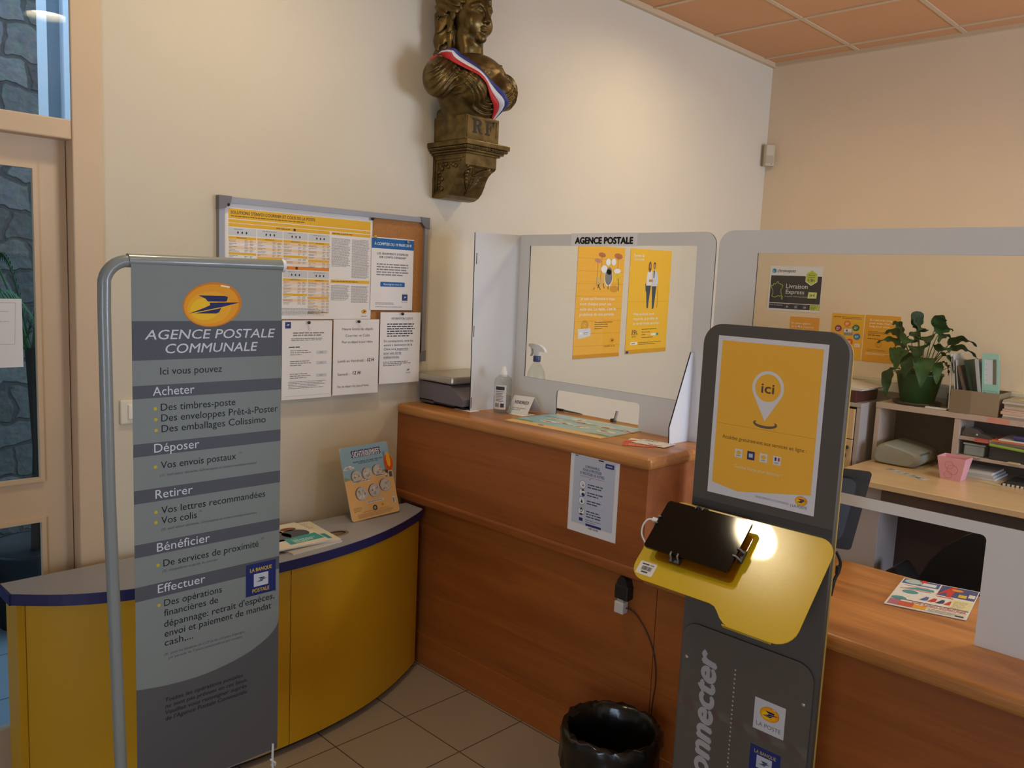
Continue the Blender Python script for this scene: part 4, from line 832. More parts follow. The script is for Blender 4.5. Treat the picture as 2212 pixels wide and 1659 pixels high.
# flat picture mat, leaflets, pen, clip
s = Sheet((-2.862, -.547, 1.1075), (.06, -1, 0), (1, .02, 0)); W, H = .448, .292; s.base(W, H, mat('#8fbccb', .35), .0022, mside=mat('#d8c48c', .5))
s.poly([(0, 0), (W, 0), (W, .042), (0, .050)], ink('#e3b877'), 1); s.poly([(0, .046), (.10, .050), (.085, .068), (.03, .075), (0, .07)], ink('#6f9a6a'), 2); s.poly([(W*.78, .040), (W, .040), (W, .058), (W*.88, .062)], ink('#6f9a6a'), 2)
R = random.Random(9)
for (x, y, a, e) in ((.12, .115, .040, .022), (.10, .185, .032, .018), (.185, .135, .034, .020), (.22, .205, .036, .020), (.27, .125, .036, .022), (.33, .195, .044, .024), (.385, .120, .040, .024), (.42, .20, .032, .02), (.165, .245, .035, .018)):
    s.ell(x, y, a, e, ink('#d9d6cc'), 2)
    for j in range(4): s.ell(x+R.uniform(-.5, .5)*a, y+R.uniform(-.5, .5)*e, a*R.uniform(.15, .4), e*R.uniform(.12, .35), (ink('#8a7a5a'), ink('#b8543a'), ink('#a5a29c'), ink('#5d7f8c'))[(j+int(a*1000)) % 4], 3+.2*j)
s.text('COLLECTION', .20, .262, ink('#e6efe9'), w=.16, cap=.014, bold=.02); s.greek(.33, .07, .11, 1, .01, .005, ink('#dfe8ea'), 3); s.ell(.155, .03, .014, .008, ink('#8a5f34'), 2)
tag(s.build('counter_mat'), 'blue picture mat with a sandy border lying at the screen slot', 'mat')
def leaflet(O, U, V, w, h, m, label, draw=None, th=.0008, name='leaflet', cat='leaflet', group=None):
    s = Sheet(O, U, V); s.base(w, h, m, th)
    if draw: draw(s, w, h)
    return tag(s.build(name), label, cat, group)
def wl(s, w, h): s.greek(.02, h-.012, w*.4, 2, .010, .004, INK, 1, seed=3); s.rect(w*.45, .012, w*.6, .020, INK); s.greek(w*.62, .02, w*.3, 2, .010, .006, ink('#b23a34'), 1, seed=5); s.rect(0, 0, w*.03, h, ink('#d8d6d2'))
leaflet((-2.86, -1.110, 1.1063), (.55, -.83, 0), (.83, .55, 0), .11, .075, mat('#c8452a', .5), 'orange red leaflet on the raised counter, nearest the front edge', lambda s, w, h: (s.poly([(.02, .03), (.10, .05), (.10, .06), (.02, .045)], ink('#c8a06a')), s.greek(.02, .02, .06, 1, .01, .004, WT)))
leaflet((-2.800, -1.075, 1.1073), (.30, -.95, 0), (.95, .30, 0), .13, .07, mat('#c95048', .5), 'red leaflet with a white corner on the raised counter beside the fin', lambda s, w, h: s.poly([(0, h*.5), (w*.35, h*.7), (w*.3, h), (0, h)], WT))
leaflet((-2.795, -1.100, 1.1083), (.12, -1, 0), (1, .12, 0), .125, .085, mat('#dcdad8', .5), 'white leaflet lying under the fin of the counter screen', wl)
b = MB(); b.tube([(-2.50, -.455, 1.112), (-2.497, -.53, 1.112)], .0055, mat('#1c1a1a', .35), 10); b.tube([(-2.497, -.53, 1.112), (-2.493, -.60, 1.110), (-2.492, -.628, 1.109)], [.004, .003, .0012], mat('#7a756e', .3, metal=.6), 10)
tag(b.build('pen'), 'black pen lying behind the slot of the counter screen', 'pen')
b = MB(); b.tube([(-2.50, -.800, 1.112), (-2.492, -.803, 1.148)], .0055, mat('#8f857a', .35, metal=.5), 10); b.box(-2.512, -2.492, -.802, -.786, 1.105, 1.117, mat('#3a3430', .5)); 
tag(b.build('pen_stub'), 'short metal pen stand upright behind the screen slot', 'pen')

# notice taped to the counter front
s = Sheet((-2.9558, -.970, .799), (0, -1, 0), XV); W, H = .208, .300; s.base(W, H, mat('#dcd9d6', .7)); BG = ink('#b9bfcb'); NB = ink('#27316a')
s.rect(.016, .030, W-.016, H-.038, BG); s.text('RF', .018, H-.022, INK, cap=.006, bold=.03); s.greek(.018, H-.026, .024, 3, .005, .0025, INK, 1); s.greek(.120, H-.022, .035, 3, .007, .004, INK, 1); s.ell(.108, H-.016, .0025, .0025, INK); s.ell(.112, H-.028, .003, .003, INK); s.ell(.116, H-.010, .0025, .0025, INK)
s.rect(.150, H-.058, .186, H-.043, NB, 2); s.greek(.155, H-.048, .026, 1, .004, .005, ink('#9aa0b4'), 3)
for k, (body, ww) in enumerate((("CORONAVIRUS,", .062), ("POUR SE PROTÉGER", .080), ("ET PROTÉGER LES AUTRES", .104))): s.text(body, .096, H-.072-.0125*k, ink('#3a4160'), w=ww, cap=.0085, align='c', lay=2, bold=.012)
s.line([(.045, H-.103), (.084, H-.103), (.088, H-.112), (.092, H-.103), (.150, H-.103)], .0012, ink('#b4505a'), 2)
for k, yy in enumerate((.132, .160, .188, .224)):
    s.ell(.058, H-yy, .0135, .0135, ink('#e2e2e2'), 2); s.ring(.058, H-yy, .0140, .001, INK, 3)
    if k == 0: s.ell(.060, H-yy-.003, .005, .003, INKG, 3); s.line([(.052, H-yy+.004), (.06, H-yy+.004), (.063, H-yy)], .001, INK, 3)
    if k == 1: s.ell(.062, H-yy-.006, .007, .006, NB, 3); s.ell(.06, H-yy+.009, .006, .003, INK, 3)
    if k == 2: s.poly([(.053, H-yy-.007), (.063, H-yy-.007), (.060, H-yy+.001), (.058, H-yy+.009), (.056, H-yy+.001)], ink('#2a2c3a'), 3)
    if k == 3: s.ell(.058, H-yy+.004, .006, .008, INK, 3); s.ell(.058, H-yy+.002, .004, .004, ink('#dcdcdc'), 4); s.ell(.058, H-yy-.010, .007, .003, INK, 3)
    s.greek(.080, H-yy+.006, .066, (2, 2, 2, 3)[k], .009, .004, ink('#474d62'), 2, rag=.15, seed=90+k)
s.rect(.045, H-.2045, .150, H-.204, INKG, 2); s.rect(.050, H-.258, .066, H-.247, NB, 2); s.greek(.078, H-.248, .068, 2, .007, .003, INKG, 2); s.rect(.080, H-.270, .146, H-.262, NB, 2); s.text('0 800 130 000', .113, H-.279, NB, w=.042, cap=.006, align='c', lay=2, bold=.02)
tag(s.build('notice'), 'health notice sheet taped on the wooden front of the counter', 'notice')

# socket under the ledge with charger and cable
t = thing('wall_charger', 'white plug charger hanging in a black socket under the counter ledge', 'charger', (-2.945, -1.21, .62))
b = MB(); b.box(-2.960, -2.926, -1.243, -1.190, .620, .668, mat('#1b1716', .5), .004); b.prism([(1.193, .660), (1.240, .660), (1.234, .685), (1.225, .698), (1.208, .698), (1.199, .685)], lambda p, q, tt: (tt, -p, q), -2.958, -2.926, mat('#1b1716', .5)); b.build('socket', t)
b = MB(); b.box(-2.962, -2.932, -1.230, -1.193, .572, .612, mat('#c9c4bd', .4), .004); b.box(-2.955, -2.94, -1.225, -1.2, .610, .622, mat('#a8a39c', .4)); b.build('adapter', t)
b = MB(); b.tube(smooth([(-2.945, -1.230, .592), (-2.94, -1.245, .590), (-2.935, -1.270, .575), (-2.935, -1.305, .540), (-2.934, -1.335, .490), (-2.934, -1.352, .430), (-2.934, -1.356, .370), (-2.934, -1.350, .310), (-2.934, -1.347, .20), (-2.938, -1.349, .06), (-2.95, -1.40, .008)], 4), .0022, mat('#3b2416', .5), 6)
b.build('cable', t)

# ------------------------------------------------------------------ waste bin with liner
c = (-3.150, -1.352, 0)
t = thing('waste_bin', 'black waste bin with a shiny bin liner in front of the counter', 'bin', c)
b = MB(); b.lathe([(0, 0.001), (.095, .001), (.100, .005), (.137, .300), (.131, .300), (.096, .012), (0, .012)], c, mat('#1a1918', .6), 36); b.build('bin_body', t)
R = random.Random(3); off = [[(R.uniform(-.006, .006), R.uniform(-.008, .008)) for k in range(44)] for j in range(12)]
LIN = mat('#131210', .22, spec=.6, bump=.5, bscale=35, name='black_bin_liner')
b = MB(); b.lathe([(0, .03), (.082, .032), (.100, .14), (.116, .25), (.127, .296), (.136, .310), (.145, .314), (.152, .306), (.155, .280), (.149, .245), (.152, .205), (.144, .175), (.140, .150)], c, LIN, 44, jit=lambda j, k: (0, 0) if j < 3 else (off[j-3][k][0]*(1.0 if j > 5 else .5), off[j-3][k][1]*(1 if j > 4 else .3))); b.build('bin_liner', t)

# ------------------------------------------------------------------ leaflet on the lower worktop
s = Sheet((-2.628, -1.922, .7485), (.06, -.215, 0), (.30, .045, 0)); W, H = .213, .285; s.base(W, H, mat('#dcdad4', .45), .002)
RD = ink('#c03a30'); NV = ink('#4f5f94'); TE = ink('#4f8f96')
s.rect(.004, H*.80, W*.50, H*.985, NV); s.ell(W*.16, H*.90, .026, .022, ink('#a9c0c0'), 2); s.rect(W*.27, H*.83, W*.46, H*.93, ink('#ccd4d8'), 2); s.ell(W*.28, H*.965, .012, .012, RD, 3)
s.poly([(W*.52, H*.62), (W*.99, H*.62), (W*.99, H*.985), (W*.52, H*.985)], ink('#4a4f7c')); s.poly([(W*.50, H*.60), (W*.58, H*.80), (W*.66, H*.98), (W*.72, H*.98), (W*.70, H*.60), (W*.64, H*.60), (W*.62, H*.76)], RD, 2); s.ell(W*.74, H*.88, .016, .012, ink('#d88a2c'), 3); s.rect(W*.78, H*.66, W*.88, H*.76, ink('#d8b42c'), 2); s.rect(W*.90, H*.70, W*.98, H*.82, ink('#d5d2cc'), 2)
s.poly([(.02, H*.64), (W*.48, H*.66), (W*.46, H*.73), (.05, H*.72)], TE, 2); s.rect(.01, H*.615, W*.45, H*.628, RD, 2); s.ell(W*.20, H*.53, .022, .018, TE, 2); s.rect(.014, H*.74, W*.4, H*.75, RD, 2); s.rect(W*.52, H*.56, W*.74, H*.58, RD, 2)
for k in range(4): s.poly([(W*(.36+.10*k), H*.33), (W*(.42+.10*k), H*.47), (W*(.46+.10*k), H*.47), (W*(.46+.10*k), H*.36), (W*(.42+.10*k), H*.33)], (NV, RD, ink('#3a3f5c'), RD)[k], 2)
s.rect(W*.74, H*.27, W*.985, H*.56, ink('#d9cf98'), 3); s.greek(W*.77, H*.50, W*.17, 6, .012, .003, INKG, 4); s.rect(.006, H*.235, W*.985, H*.255, ink('#55504a'), 2); s.text('VIDE AVANT INVENTAIRE', W*.30, H*.180, RD, w=W*.66, cap=.010, bold=.03); s.rect(W*.45, H*.155, W*.98, H*.165, RD, 2)
s.ell(W*.12, H*.27, .02, .016, TE, 3); s.rect(.006, H*.03, W*.16, H*.21, ink('#a86a7a'), 2); s.rect(W*.16, H*.03, W*.34, H*.18, ink('#c0583a'), 2); s.rect(W*.34, H*.03, W*.50, H*.15, ink('#d89a34'), 2); s.rect(W*.5, H*.02, W*.98, H*.13, ink('#cfcab8'), 2); s.greek(W*.53, H*.11, W*.4, 4, .007, .003, INKG, 3); s.rect(W*.86, H*.03, W*.96, H*.07, INK, 3)
tag(s.build('advert_leaflet'), 'colourful folded advert leaflet lying on the lower worktop', 'leaflet')

# ------------------------------------------------------------------ information kiosk
KX = -3.155; KY0, KY1 = -1.577, -1.969
KG = mat('#504b43', .6, noise=.03, nscale=300, name='kiosk_dark_grey'); KYE = mat('#d2b01c', .2, spec=.5, coat=.5, bump=.06, bscale=500, name='kiosk_yellow_lacquer'); KYB = mat('#b89a4a', .6)
t = thing('information_kiosk', 'dark grey upright information kiosk with a sloping yellow shelf', 'kiosk', (-3.20, -1.773, 0))
outl = rrect(1.577, .012, 1.969, 1.552, .055, '0011', 8)
b = MB(); b.prism(outl, xs_, KX, KX+.016, KG, mside=KG); b.build('front_board', t)
b = MB(); b.prism(rrect(1.579, .012, 1.9715, 1.549, .055, '0011', 8), xs_, KX+.0165, KX+.0205, KYB); b.build('backing_board', t)
b = MB(); b.box(KX-.003, KX, KY1+.002, KY0-.002, 1.060, 1.078, mat('#3c3a36', .6)); b.build('joint_strip', t)
b = MB(); b.box(-3.38, -2.990, -2.02, -1.53, 0, .012, mat('#3a3936', .5), .004); b.build('foot_plate', t)
# shelf in a plane sloping down towards the front
th = math.radians(44.5); SO = Vector((KX, -1.773, 1.055)); SUv = Vector((0, -1, 0)); SVv = Vector((math.cos(th), 0, math.sin(th)))
sp = Sheet(SO, SUv, SVv)
pl = [(-.115, .004), (.185, .004), (.205, .000)] + [(.163+.045*math.sin(PI/2*k/6), -.041+.045*math.cos(PI/2*k/6)) for k in range(0, 7)]
pl = [(-.205+0*k, 0) for k in ()]
L, Rr, F1, F2 = -.263, .213, -.254, -.296
pl = []
pl += [(L+.048*(1-math.cos(a)), -.055+.055*math.sin(a)) for a in [PI/2*k/6 for k in range(7)]]
pl += [(Rr-.045*(1-math.sin(a)), -.045+.045*math.cos(a)) for a in [PI/2*k/6 for k in range(7)]]
pl += [(Rr-.048*(1-math.cos(a)), F2+.048*(1-math.sin(a))) for a in [PI/2*k/6 for k in range(7)]]
pl += [(.058, F2), (.042, F2+.004), (.026, F2+.014), (.012, F2+.028), (0, F2+.038), (-.016, F1)]
pl += [(L+.045*(1-math.sin(a)), F1+.045*(1-math.cos(a))) for a in [PI/2*k/6 for k in range(7)]]
b = MB(); b.prism(pl, lambda p, q, tt: sp.P(p, q, tt), -.003, 0, KYE)
b.obox(sp.P(.100, F2+.0005, -.0055), SUv, SVv, sp.N, .062, .0012, .006, KYE)
b.build('sloping_shelf', t)
b = MB(); st = [(.0, .0), (-.075, -.0), (-.075, -.012), (-.004, -.012)]
b.obox(sp.P(0, -.010, -.02), SUv, SVv, sp.N, .17, .010, .017, KG); b.build('shelf_bracket', t)
s = Sheet(sp.P(-.248, -.240, .0006), SUv, SVv); s.base(.052, .038, mat('#dcdad6', .45), .0003, r=.004); s.rect(.008, .029, .03, .0325, INK, 2); s.rect(.033, .029, .045, .0325, INKG, 2)
R = random.Random(5); x = .012
while x < .042: wd = R.choice((.0007, .0012, .0018)); s.rect(x, .013, x+wd, .025, INK, 2); x += wd + R.choice((.0008, .0014))
s.greek(.015, .010, .022, 1, .01, .004, INK, 2); s.build('barcode_label', t)['label'] = 'small white barcode label'
# lower clear cover with lettering
LP = mat('#57524b', .04, spec=.7, name='glossy_kiosk_cover')
s = Sheet((KX-.0075, -1.585, .04), XU, XV); W, H = .376, .690
s.mb.prism(rrect(0, 0, W, H, .045, '0011', 8), lambda p, q, tt: s.P(p, q, tt), -.003, 0, LP)
KT = ink('#a8a6a3')
s.text('connecter', .108, .625-.392, KT, w=.392, cap=.062, rot=PI/2, bold=.055, shear=.16, lay=1)
for k in range(40): s.ell(.165, .605-.0124*k, .0026, .0026, KT, 1, n=8)
def psq(u, v):
    s.rect(u, v, u+.085, v+.085, ink('#c9c7c4'), 1); s.logo(u+.043, v+.052, .027, 2, .1); s.text('LA POSTE', u+.0425, v+.012, ink('#6a6866'), w=.068, cap=.0105, align='c', lay=2)
psq(.227, .472)
s.rect(.225, .342, .310, .427, ink('#232e6c'), 1); s.text('LA BANQUE', .2675, .408, ink('#b9a45a'), w=.060, cap=.0088, align='c', bold=.02); s.rect(.245, .370, .288, .404, ink('#b7bcc6'), 2); s.bird(.266, .387, .020, ink('#2a3550'), 3); s.text('POSTALE', .2675, .350, ink('#b9a45a'), w=.050, cap=.0088, align='c', bold=.02)
s.build('lower_cover', t)
for y, z in ((-1.601, .628), (-1.940, .626), (-1.601, .10), (-1.940, .10)):
    b = MB(); b.sphere((KX-.0085, y, z), .006, mat('#b5b3ae', .25, metal=.8), 2, (.5, 1, 1)); b.build('screw', t)
# poster on the kiosk
s = Sheet((KX-.0012, -1.622, 1.102), XU, XV); W, H = .297, .420; s.base(W, H, mat('#d5d3d4', .45), .0008); PO = ink('#eeb23c')
s.poly([(.012, .030), (.088, .018), (W-.012, .050), (W-.012, H-.012), (.012, H-.012)], PO, 1)
GY = ink('#6a5a48'); PW = ink('#d8d5d2')
cx, cy = .150, .298; tang = [(cx+.043*math.cos(a), cy+.043*math.sin(a)) for a in [math.radians(-32 + 244*k/30) for k in range(31)]]
s.poly(tang + [(cx-.002, cy-.085)], PW, 2); s.ell(cx, cy, .035, .035, PO, 3); s.text('ici', cx, cy-.013, ink('#5d4a3a'), w=.034, cap=.024, align='c', lay=4, bold=.02)
A_ = [math.radians(150+240*k/20) for k in range(21)]; s.poly([(cx+.033*math.cos(a), cy-.092+.0115*math.sin(a)) for a in A_] + [(cx+.027*math.cos(a), cy-.0905+.0062*math.sin(a)) for a in A_[::-1]], ink('#6a5a4c'), 2)
s.text('Accédez gratuitement aux services en ligne :', .033, .152, ink('#5f4418'), w=.232, cap=.0095)
for k, x in enumerate((.073, .108, .143, .180)):
    s.rect(x, .108, x+.021, .130, (PW, ink('#3a3a5a'), PW, PW)[k], 2)
    if k in (0, 2): s.ell(x+.0105, .121, .007, .005, ink('#e8b428'), 3); s.greek(x+.004, .114, .013, 1, .003, .002, INKG, 3)
    if k == 1: s.rect(x+.005, .114, x+.016, .124, ink('#b8bccc'), 3)
    if k == 3: s.rect(x+.004, .118, x+.009, .127, ink('#2a3566'), 3); s.rect(x+.013, .118, x+.018, .127, ink('#c03a3a'), 3); s.greek(x+.004, .114, .014, 1, .003, .002, INKG, 3)
s.text("Touchez l'écran pour démarrer !", .073, .080, ink('#e6d6b0'), w=.135, cap=.008)
s.text('DÉVELOPPONS LA CONFIANCE', .140, .014, INKG, w=.090, cap=.0052); s.text('| LA POSTE', .236, .0125, INK, w=.042, cap=.0062); s.logo(.262, .031, .016, 2, .1)
s.rect(.012, .190, W-.012, .1906, ink('#b98420'), 1.5)
tag(s.build('poster'), 'orange poster with a white map pin taped on the kiosk board', 'poster')

# tablet held on a stand above the shelf
t = thing('tablet', 'black tablet with a charging lead clamped over the kiosk shelf', 'tablet', tuple(sp.P(-.10, -.13, .035)))
TU, TV = -.243, -.176   # lower left corner in shelf coordinates
TH = .034
s = Sheet(sp.P(TU, TV, TH), SUv, SVv); W, H = .252, .152
s.mb.prism(rrect(0, 0, W, H, .009), lambda p, q, tt: s.P(p, q, tt), -.008, 0, mat('#090909', .06, spec=.45, name='tablet_glass')); s.build('tablet_body', t)
b = MB(); b.obox(s.P(-.010, .085, -.004), SUv, SVv, s.N, .009, .006, .004, mat('#dedede', .4), .002); b.tube(smooth([s.P(-.018, .085, -.004), s.P(-.032, .080, -.004), s.P(-.040, .062, -.010), s.P(-.036, .040, -.02), s.P(-.02, .024, -.03)], 4), .0026, mat('#dcdcda', .4), 8); b.build('charging_lead', t)
t2 = thing('tablet_holder', 'clear acrylic tablet holder with grey claws fixed on the kiosk shelf', 'tablet holder', tuple(sp.P(-.10, -.13, 0)))
AC = glass_sheet('clear_acrylic', '#e6d28c', .05, 1.4)
b = MB(); b.prism(rrect(TU+.035, TV-.018, TU+W+.012, TV+H*.8, .012), lambda p, q, tt: sp.P(p, q, tt), .012, .016, AC); b.build('acrylic_plate', t2)
b = MB(); b.obox(sp.P(TU+W/2, TV+H/2, .006), SUv, SVv, sp.N, .05, .04, .006, mat('#2b2a28', .5)); b.obox(sp.P(TU+W/2, TV+H/2, .021), SUv, SVv, sp.N, .06, .05, .0045, mat('#2b2a28', .5)); b.build('mount_block', t2)
CL = mat('#8f8d88', .3, metal=.5)
def claw(u, v, du, dv):
    b = MB(); e = lambda a, tt: sp.P(u+du*a, v+dv*a, tt)
    b.tube([e(.012, TH-.015), e(.007, TH-.010), e(.004, TH-.002), e(.002, TH+.003), e(-.006, TH+.004)], .0026, CL, 8); b.build('claw', t2)
for u in (.118, .139): claw(TU+u-.03, TV, 0, -1); claw(TU+u-.03, TV+H, 0, 1)
for v in (.075, .096): claw(TU, TV+v, -1, 0)
for v in (.046, .068): claw(TU+W, TV+v, 1, 0)
for u, v, wu, wv in ((TU+.098, TV-.008, .016, .006), (TU+W+.008, TV+.057, .006, .017), (TU+.098, TV+H+.006, .016, .004), (TU-.006, TV+.085, .004, .016)):
    b = MB(); b.obox(sp.P(u, v, TH-.016), SUv, SVv, sp.N, wu, wv, .004, mat('#2b2a28', .45)); b.build('claw_base', t2)
# cable loop behind the kiosk board
b = MB(); b.tube(smooth([(-3.125, -1.970, 1.02), (-3.115, -1.978, .995), (-3.115, -1.976, .97), (-3.125, -1.972, .95), (-3.13, -1.968, .91)], 4), .004, mat('#17120f', .5), 8); b.obox((-3.118, -1.975, .975), (1, 0, 0), (0, 1, 0), (0, 0, 1), .006, .004, .010, mat('#17120f', .5)); b.build('cable_loop', bpy.data.objects['information_kiosk'])

# red and white distance tape on the floor behind the viewer's edge of the frame
b = MB()
for k in range(16):
    y0 = -.95 - .11*k; b.prism([(-4.03, y0), (-3.975, y0-.05), (-3.975, y0-.105), (-4.03, y0-.055)], zz, 0, .0012, mat('#b8382c', .5)); b.prism([(-4.03, y0-.055), (-3.975, y0-.105), (-3.975, y0-.16), (-4.03, y0-.11)], zz, 0, .0012, mat('#d8d4ce', .5))
tag(b.build('floor_tape'), 'red and white striped distance tape on the floor facing the kiosk', 'tape')

# ------------------------------------------------------------------ behind the counter: monitor, chair
BK = mat('#17181a', .45, name='black_plastic'); BK2 = mat('#1f2630', .35)
t = thing('monitor', 'black computer monitor seen from behind, right of the kiosk board', 'monitor', (-2.15, -1.45, .745))
mo = Vector((-2.19, -1.690, 1.036)); mh = Vector((-.42, .905, .02)).normalized(); mv = Vector((-.02, .03, -.29)); mv = (Vector((-.045, .032, -.285))).normalized(); mn = mh.cross(mv).normalized()
def mp_(u, v, d): return mo + mh*u + mv*v + mn*d
sgn = 1 if mn.x < 0 else -1
b = MB(); b.prism(rrect(0, 0, .47, .285, .012), lambda p, q, tt: mp_(p, q, tt*sgn), -.022, 0, BK); b.build('screen_frame', t)
b = MB(); bp_ = rrect(.04, .03, .43, .255, .03)
b.prism(bp_, lambda p, q, tt: mp_(p, q, tt*sgn), 0, .022, BK2); b.build('rear_housing', t); b = MB(); b.obox(mp_(.235, .085, .0225*sgn), mh, mv, mn, .17, .0012, .0006, mat('#5a6068', .4)); b.build('painted_highlight', t)  # pale strip colours in a highlight on the rear housing
b = MB(); b.obox(mp_(.235, .20, .035*sgn), mh, mv, mn, .05, .07, .012, BK); b.obox(mp_(.30, .262, .01*sgn), mh, mv, mn, .05, .012, .012, BK, .003); b.build('cable_cover', t)
b = MB(); bc = mp_(.235, .2, .02*sgn); b.tube([tuple(bc), (bc.x-.0, bc.y, .77)], .022, BK, 14); b.lathe([(0, 0), (.10, 0), (.10, .012), (0, .016)], (min(bc.x, -2.42), bc.y, .745), BK, 28); b.tube([(bc.x, bc.y, .79), (min(bc.x, -2.42), bc.y, .758)], .02, BK, 10); b.build('stand', t)
t = thing('office_chair', 'black office chair whose peaked backrest shows through the pass slot', 'chair', (-1.35, -2.0, 0))
cvs = [(1.50, .40), (1.545, .50), (1.60, .575), (1.665, .635), (1.715, .672), (1.725, .700), (1.74, .698), (1.752, .665), (1.80, .60), (1.86, .52), (1.92, .44), (1.93, .38), (1.70, .36)]
FAB = mat('#121212', .85, noise=.2, nscale=300, name='black_chair_fabric')
b = MB(); b.prism([(p, q) for p, q in cvs], lambda p, q, tt: (-1.22 + tt + .25*(p-1.7)**2, -p-.08, q), -.03, .03, FAB); b.build('backrest', t)
b = MB(); b.box(-1.65, -1.23, -2.03, -1.58, .33, .40, FAB, .03, 3); b.build('seat', t)
b = MB(); b.tube([(-1.44, -1.80, .06), (-1.44, -1.80, .33)], .025, BK, 12); b.build('gas_column', t)
for k in range(5):
    a = 2*PI*k/5+.3; b = MB(); b.tube([(-1.44, -1.80, .09), (-1.44+.27*math.cos(a), -1.80+.27*math.sin(a), .055)], [.022, .014], BK, 8); b.sphere((-1.44+.27*math.cos(a), -1.80+.27*math.sin(a), .028), .027, BK, 2); b.build('caster_leg', t)
t3 = thing('desk_telephone', 'black desk telephone corner showing just beyond the worktop edge', 'telephone', (-1.0, -1.36, .27))
bpy.data.objects.remove(t3)
b = MB(); b.prism([(1.335, .285), (1.36, .320), (1.385, .338), (1.40, .336), (1.43, .300), (1.45, .270), (1.33, .270)], lambda p, q, tt: (tt, -p, q), -.99, -.80, BK); b.box(-.99, -.80, -1.45, -1.33, .0, .27, BK)
tag(b.build('computer_tower'), 'black computer case on the floor under the far desk', 'computer')

# ------------------------------------------------------------------ far desk and shelf unit
BEECH = wood('beech_laminate', '#cbab80', '#dcbd92', 'y', .28, 6); BEE2 = mat('#b39a7c', .5, noise=.06, nscale=20, name='beech_edge'); GREYW = mat('#a39a94', .55, noise=.04, nscale=15, name='grey_laminate_side'); DARKW = mat('#4b3b35', .6, noise=.06, nscale=12, name='dark_back_panel')
t = thing('office_desk', 'beech office desk against the far wall behind the screen', 'desk', (-.5, -2.0, 0))
b = MB(); b.box(-.915, -.05, -3.4, -.985, .690, .720, BEECH, .003); b.build('desk_top', t)
b = MB(); b.box(-.86, -.06, -1.255, -.995, .02, .690, GREYW); b.box(-.872, -.858, -1.255, -.995, .02, .688, mat('#aaa4a2', .45)); b.build('side_pedestal', t)
b = MB(); b.box(-.60, -.575, -3.35, -1.255, .12, .690, DARKW); b.build('modesty_panel', t)
b = MB(); b.box(-.86, -.08, -3.38, -3.35, .0, .69, GREYW); b.build('side_panel', t)
b = MB(); b.box(-.888, -.86, -3.35, -1.262, .625, .688, DARKW); b.build('apron', t)
t = thing('shelf_unit', 'low beech shelf unit with open bays standing on the far desk', 'shelf', (-.18, -1.6, .72))
ux0, ux1 = -.315, -.05
SHW = mat('#b5a190', .5, noise=.05, nscale=18, name='beech_shelf_board')
b = MB(); b.box(ux0-.004, ux1, -2.6, -.978, 1.018, 1.050, SHW, .002); b.build('top_board', t)
b = MB(); b.box(ux0, ux1, -1.003, -.980, .720, 1.018, SHW); b.build('side_board', t)
b = MB(); b.box(ux0, ux1, -1.420, -1.393, .720, 1.018, SHW); b.build('divider', t)
b = MB(); b.box(ux1-.012, ux1-.002, -2.6, -1.003, .720, 1.018, DARKW); b.build('back_panel', t)
for z in (.918, .818): b = MB(); b.box(ux0+.01, ux1-.012, -2.6, -1.42, z-.009, z+.009, SHW); b.build('shelf', t)
s = Sheet((ux0-.0045, -1.545, 1.019), XU, XV); s.base(.105, .030, mat('#c88a76', .6), .0004)
tag(s.build('sticky_note'), 'faded pink note stuck on the edge of the shelf unit top', 'note')

# typewriter case in the left bay
t = thing('machine_case', 'rounded grey plastic machine case in the left bay of the shelf unit', 'case', (-.30, -1.13, .72))
CASE = mat('#8d8f86', .45, noise=.03, nscale=10); 
def case_f(p, q, tt): return (tt, -p, q)
prof = [(1.000, .745), (1.006, .785), (1.022, .815), (1.045, .830), (1.075, .838), (1.20, .815), (1.245, .800), (1.256, .780), (1.256, .758), (1.235, .735), (1.20, .722), (1.05, .722), (1.015, .730)]
b = MB(); n = len(prof); cxx = sum(p for p, q in prof)/n; czz = sum(q for p, q in prof)/n; rings = []
for xx, sc in ((-.405, .80), (-.400, .90), (-.385, .975), (-.36, 1), (-.12, 1), (-.095, .95), (-.085, .85)): rings.append([case_f(cxx+(p-cxx)*sc, czz+(q-czz)*sc, xx) for p, q in smooth(prof + [prof[0]], 3)[:-1]])
m_ = len(rings[0]); b.add([v for r in rings for v in r], [[j*m_+k, j*m_+(k+1) % m_, (j+1)*m_+(k+1) % m_, (j+1)*m_+k] for j in range(len(rings)-1) for k in range(m_)], CASE, True)
b.add(rings[0], [list(range(m_))], CASE); b.add(rings[-1], [list(range(m_))], CASE); zmin = min(v[2] for v in b.v); b.v = [(v[0], v[1], v[2]-zmin+.7205) for v in b.v]; b.v = [(v[0], v[1]-.010, v[2]) for v in b.v]; b.build('case_shell', t)
b = MB(); b.box(-.37, -.22, -1.262, -1.225, .775, .800, mat('#5a5d58', .5), .006); b.build('carry_handle', t)
b = MB(); b.box(-.20, -.16, -1.385, -1.355, .7205, .800, BK, .003)
tag(b.build('stapler'), 'small black object standing at the divider inside the left bay', 'stapler')
# strip of labels
s = Sheet((-.540, -1.145, .7212), (-.10, -.235, 0), (.10, -.02, 0)); s.base(.245, .055, mat('#c9c8c4', .4), .0006); R = random.Random(4)
for k in range(5): s.greek(.012+.046*k, .046, .036, 4, .010, .005, (INK, INKG, ink('#36506e'))[k % 3], 1, seed=k, rag=.5)
s.rect(.185, .006, .215, .024, ink('#35567e'), 2); s.rect(0, 0, .010, .055, ink('#8a8884'), 1)
tag(s.build('stamp_strip'), 'narrow printed strip of labels lying on the far desk', 'label strip')
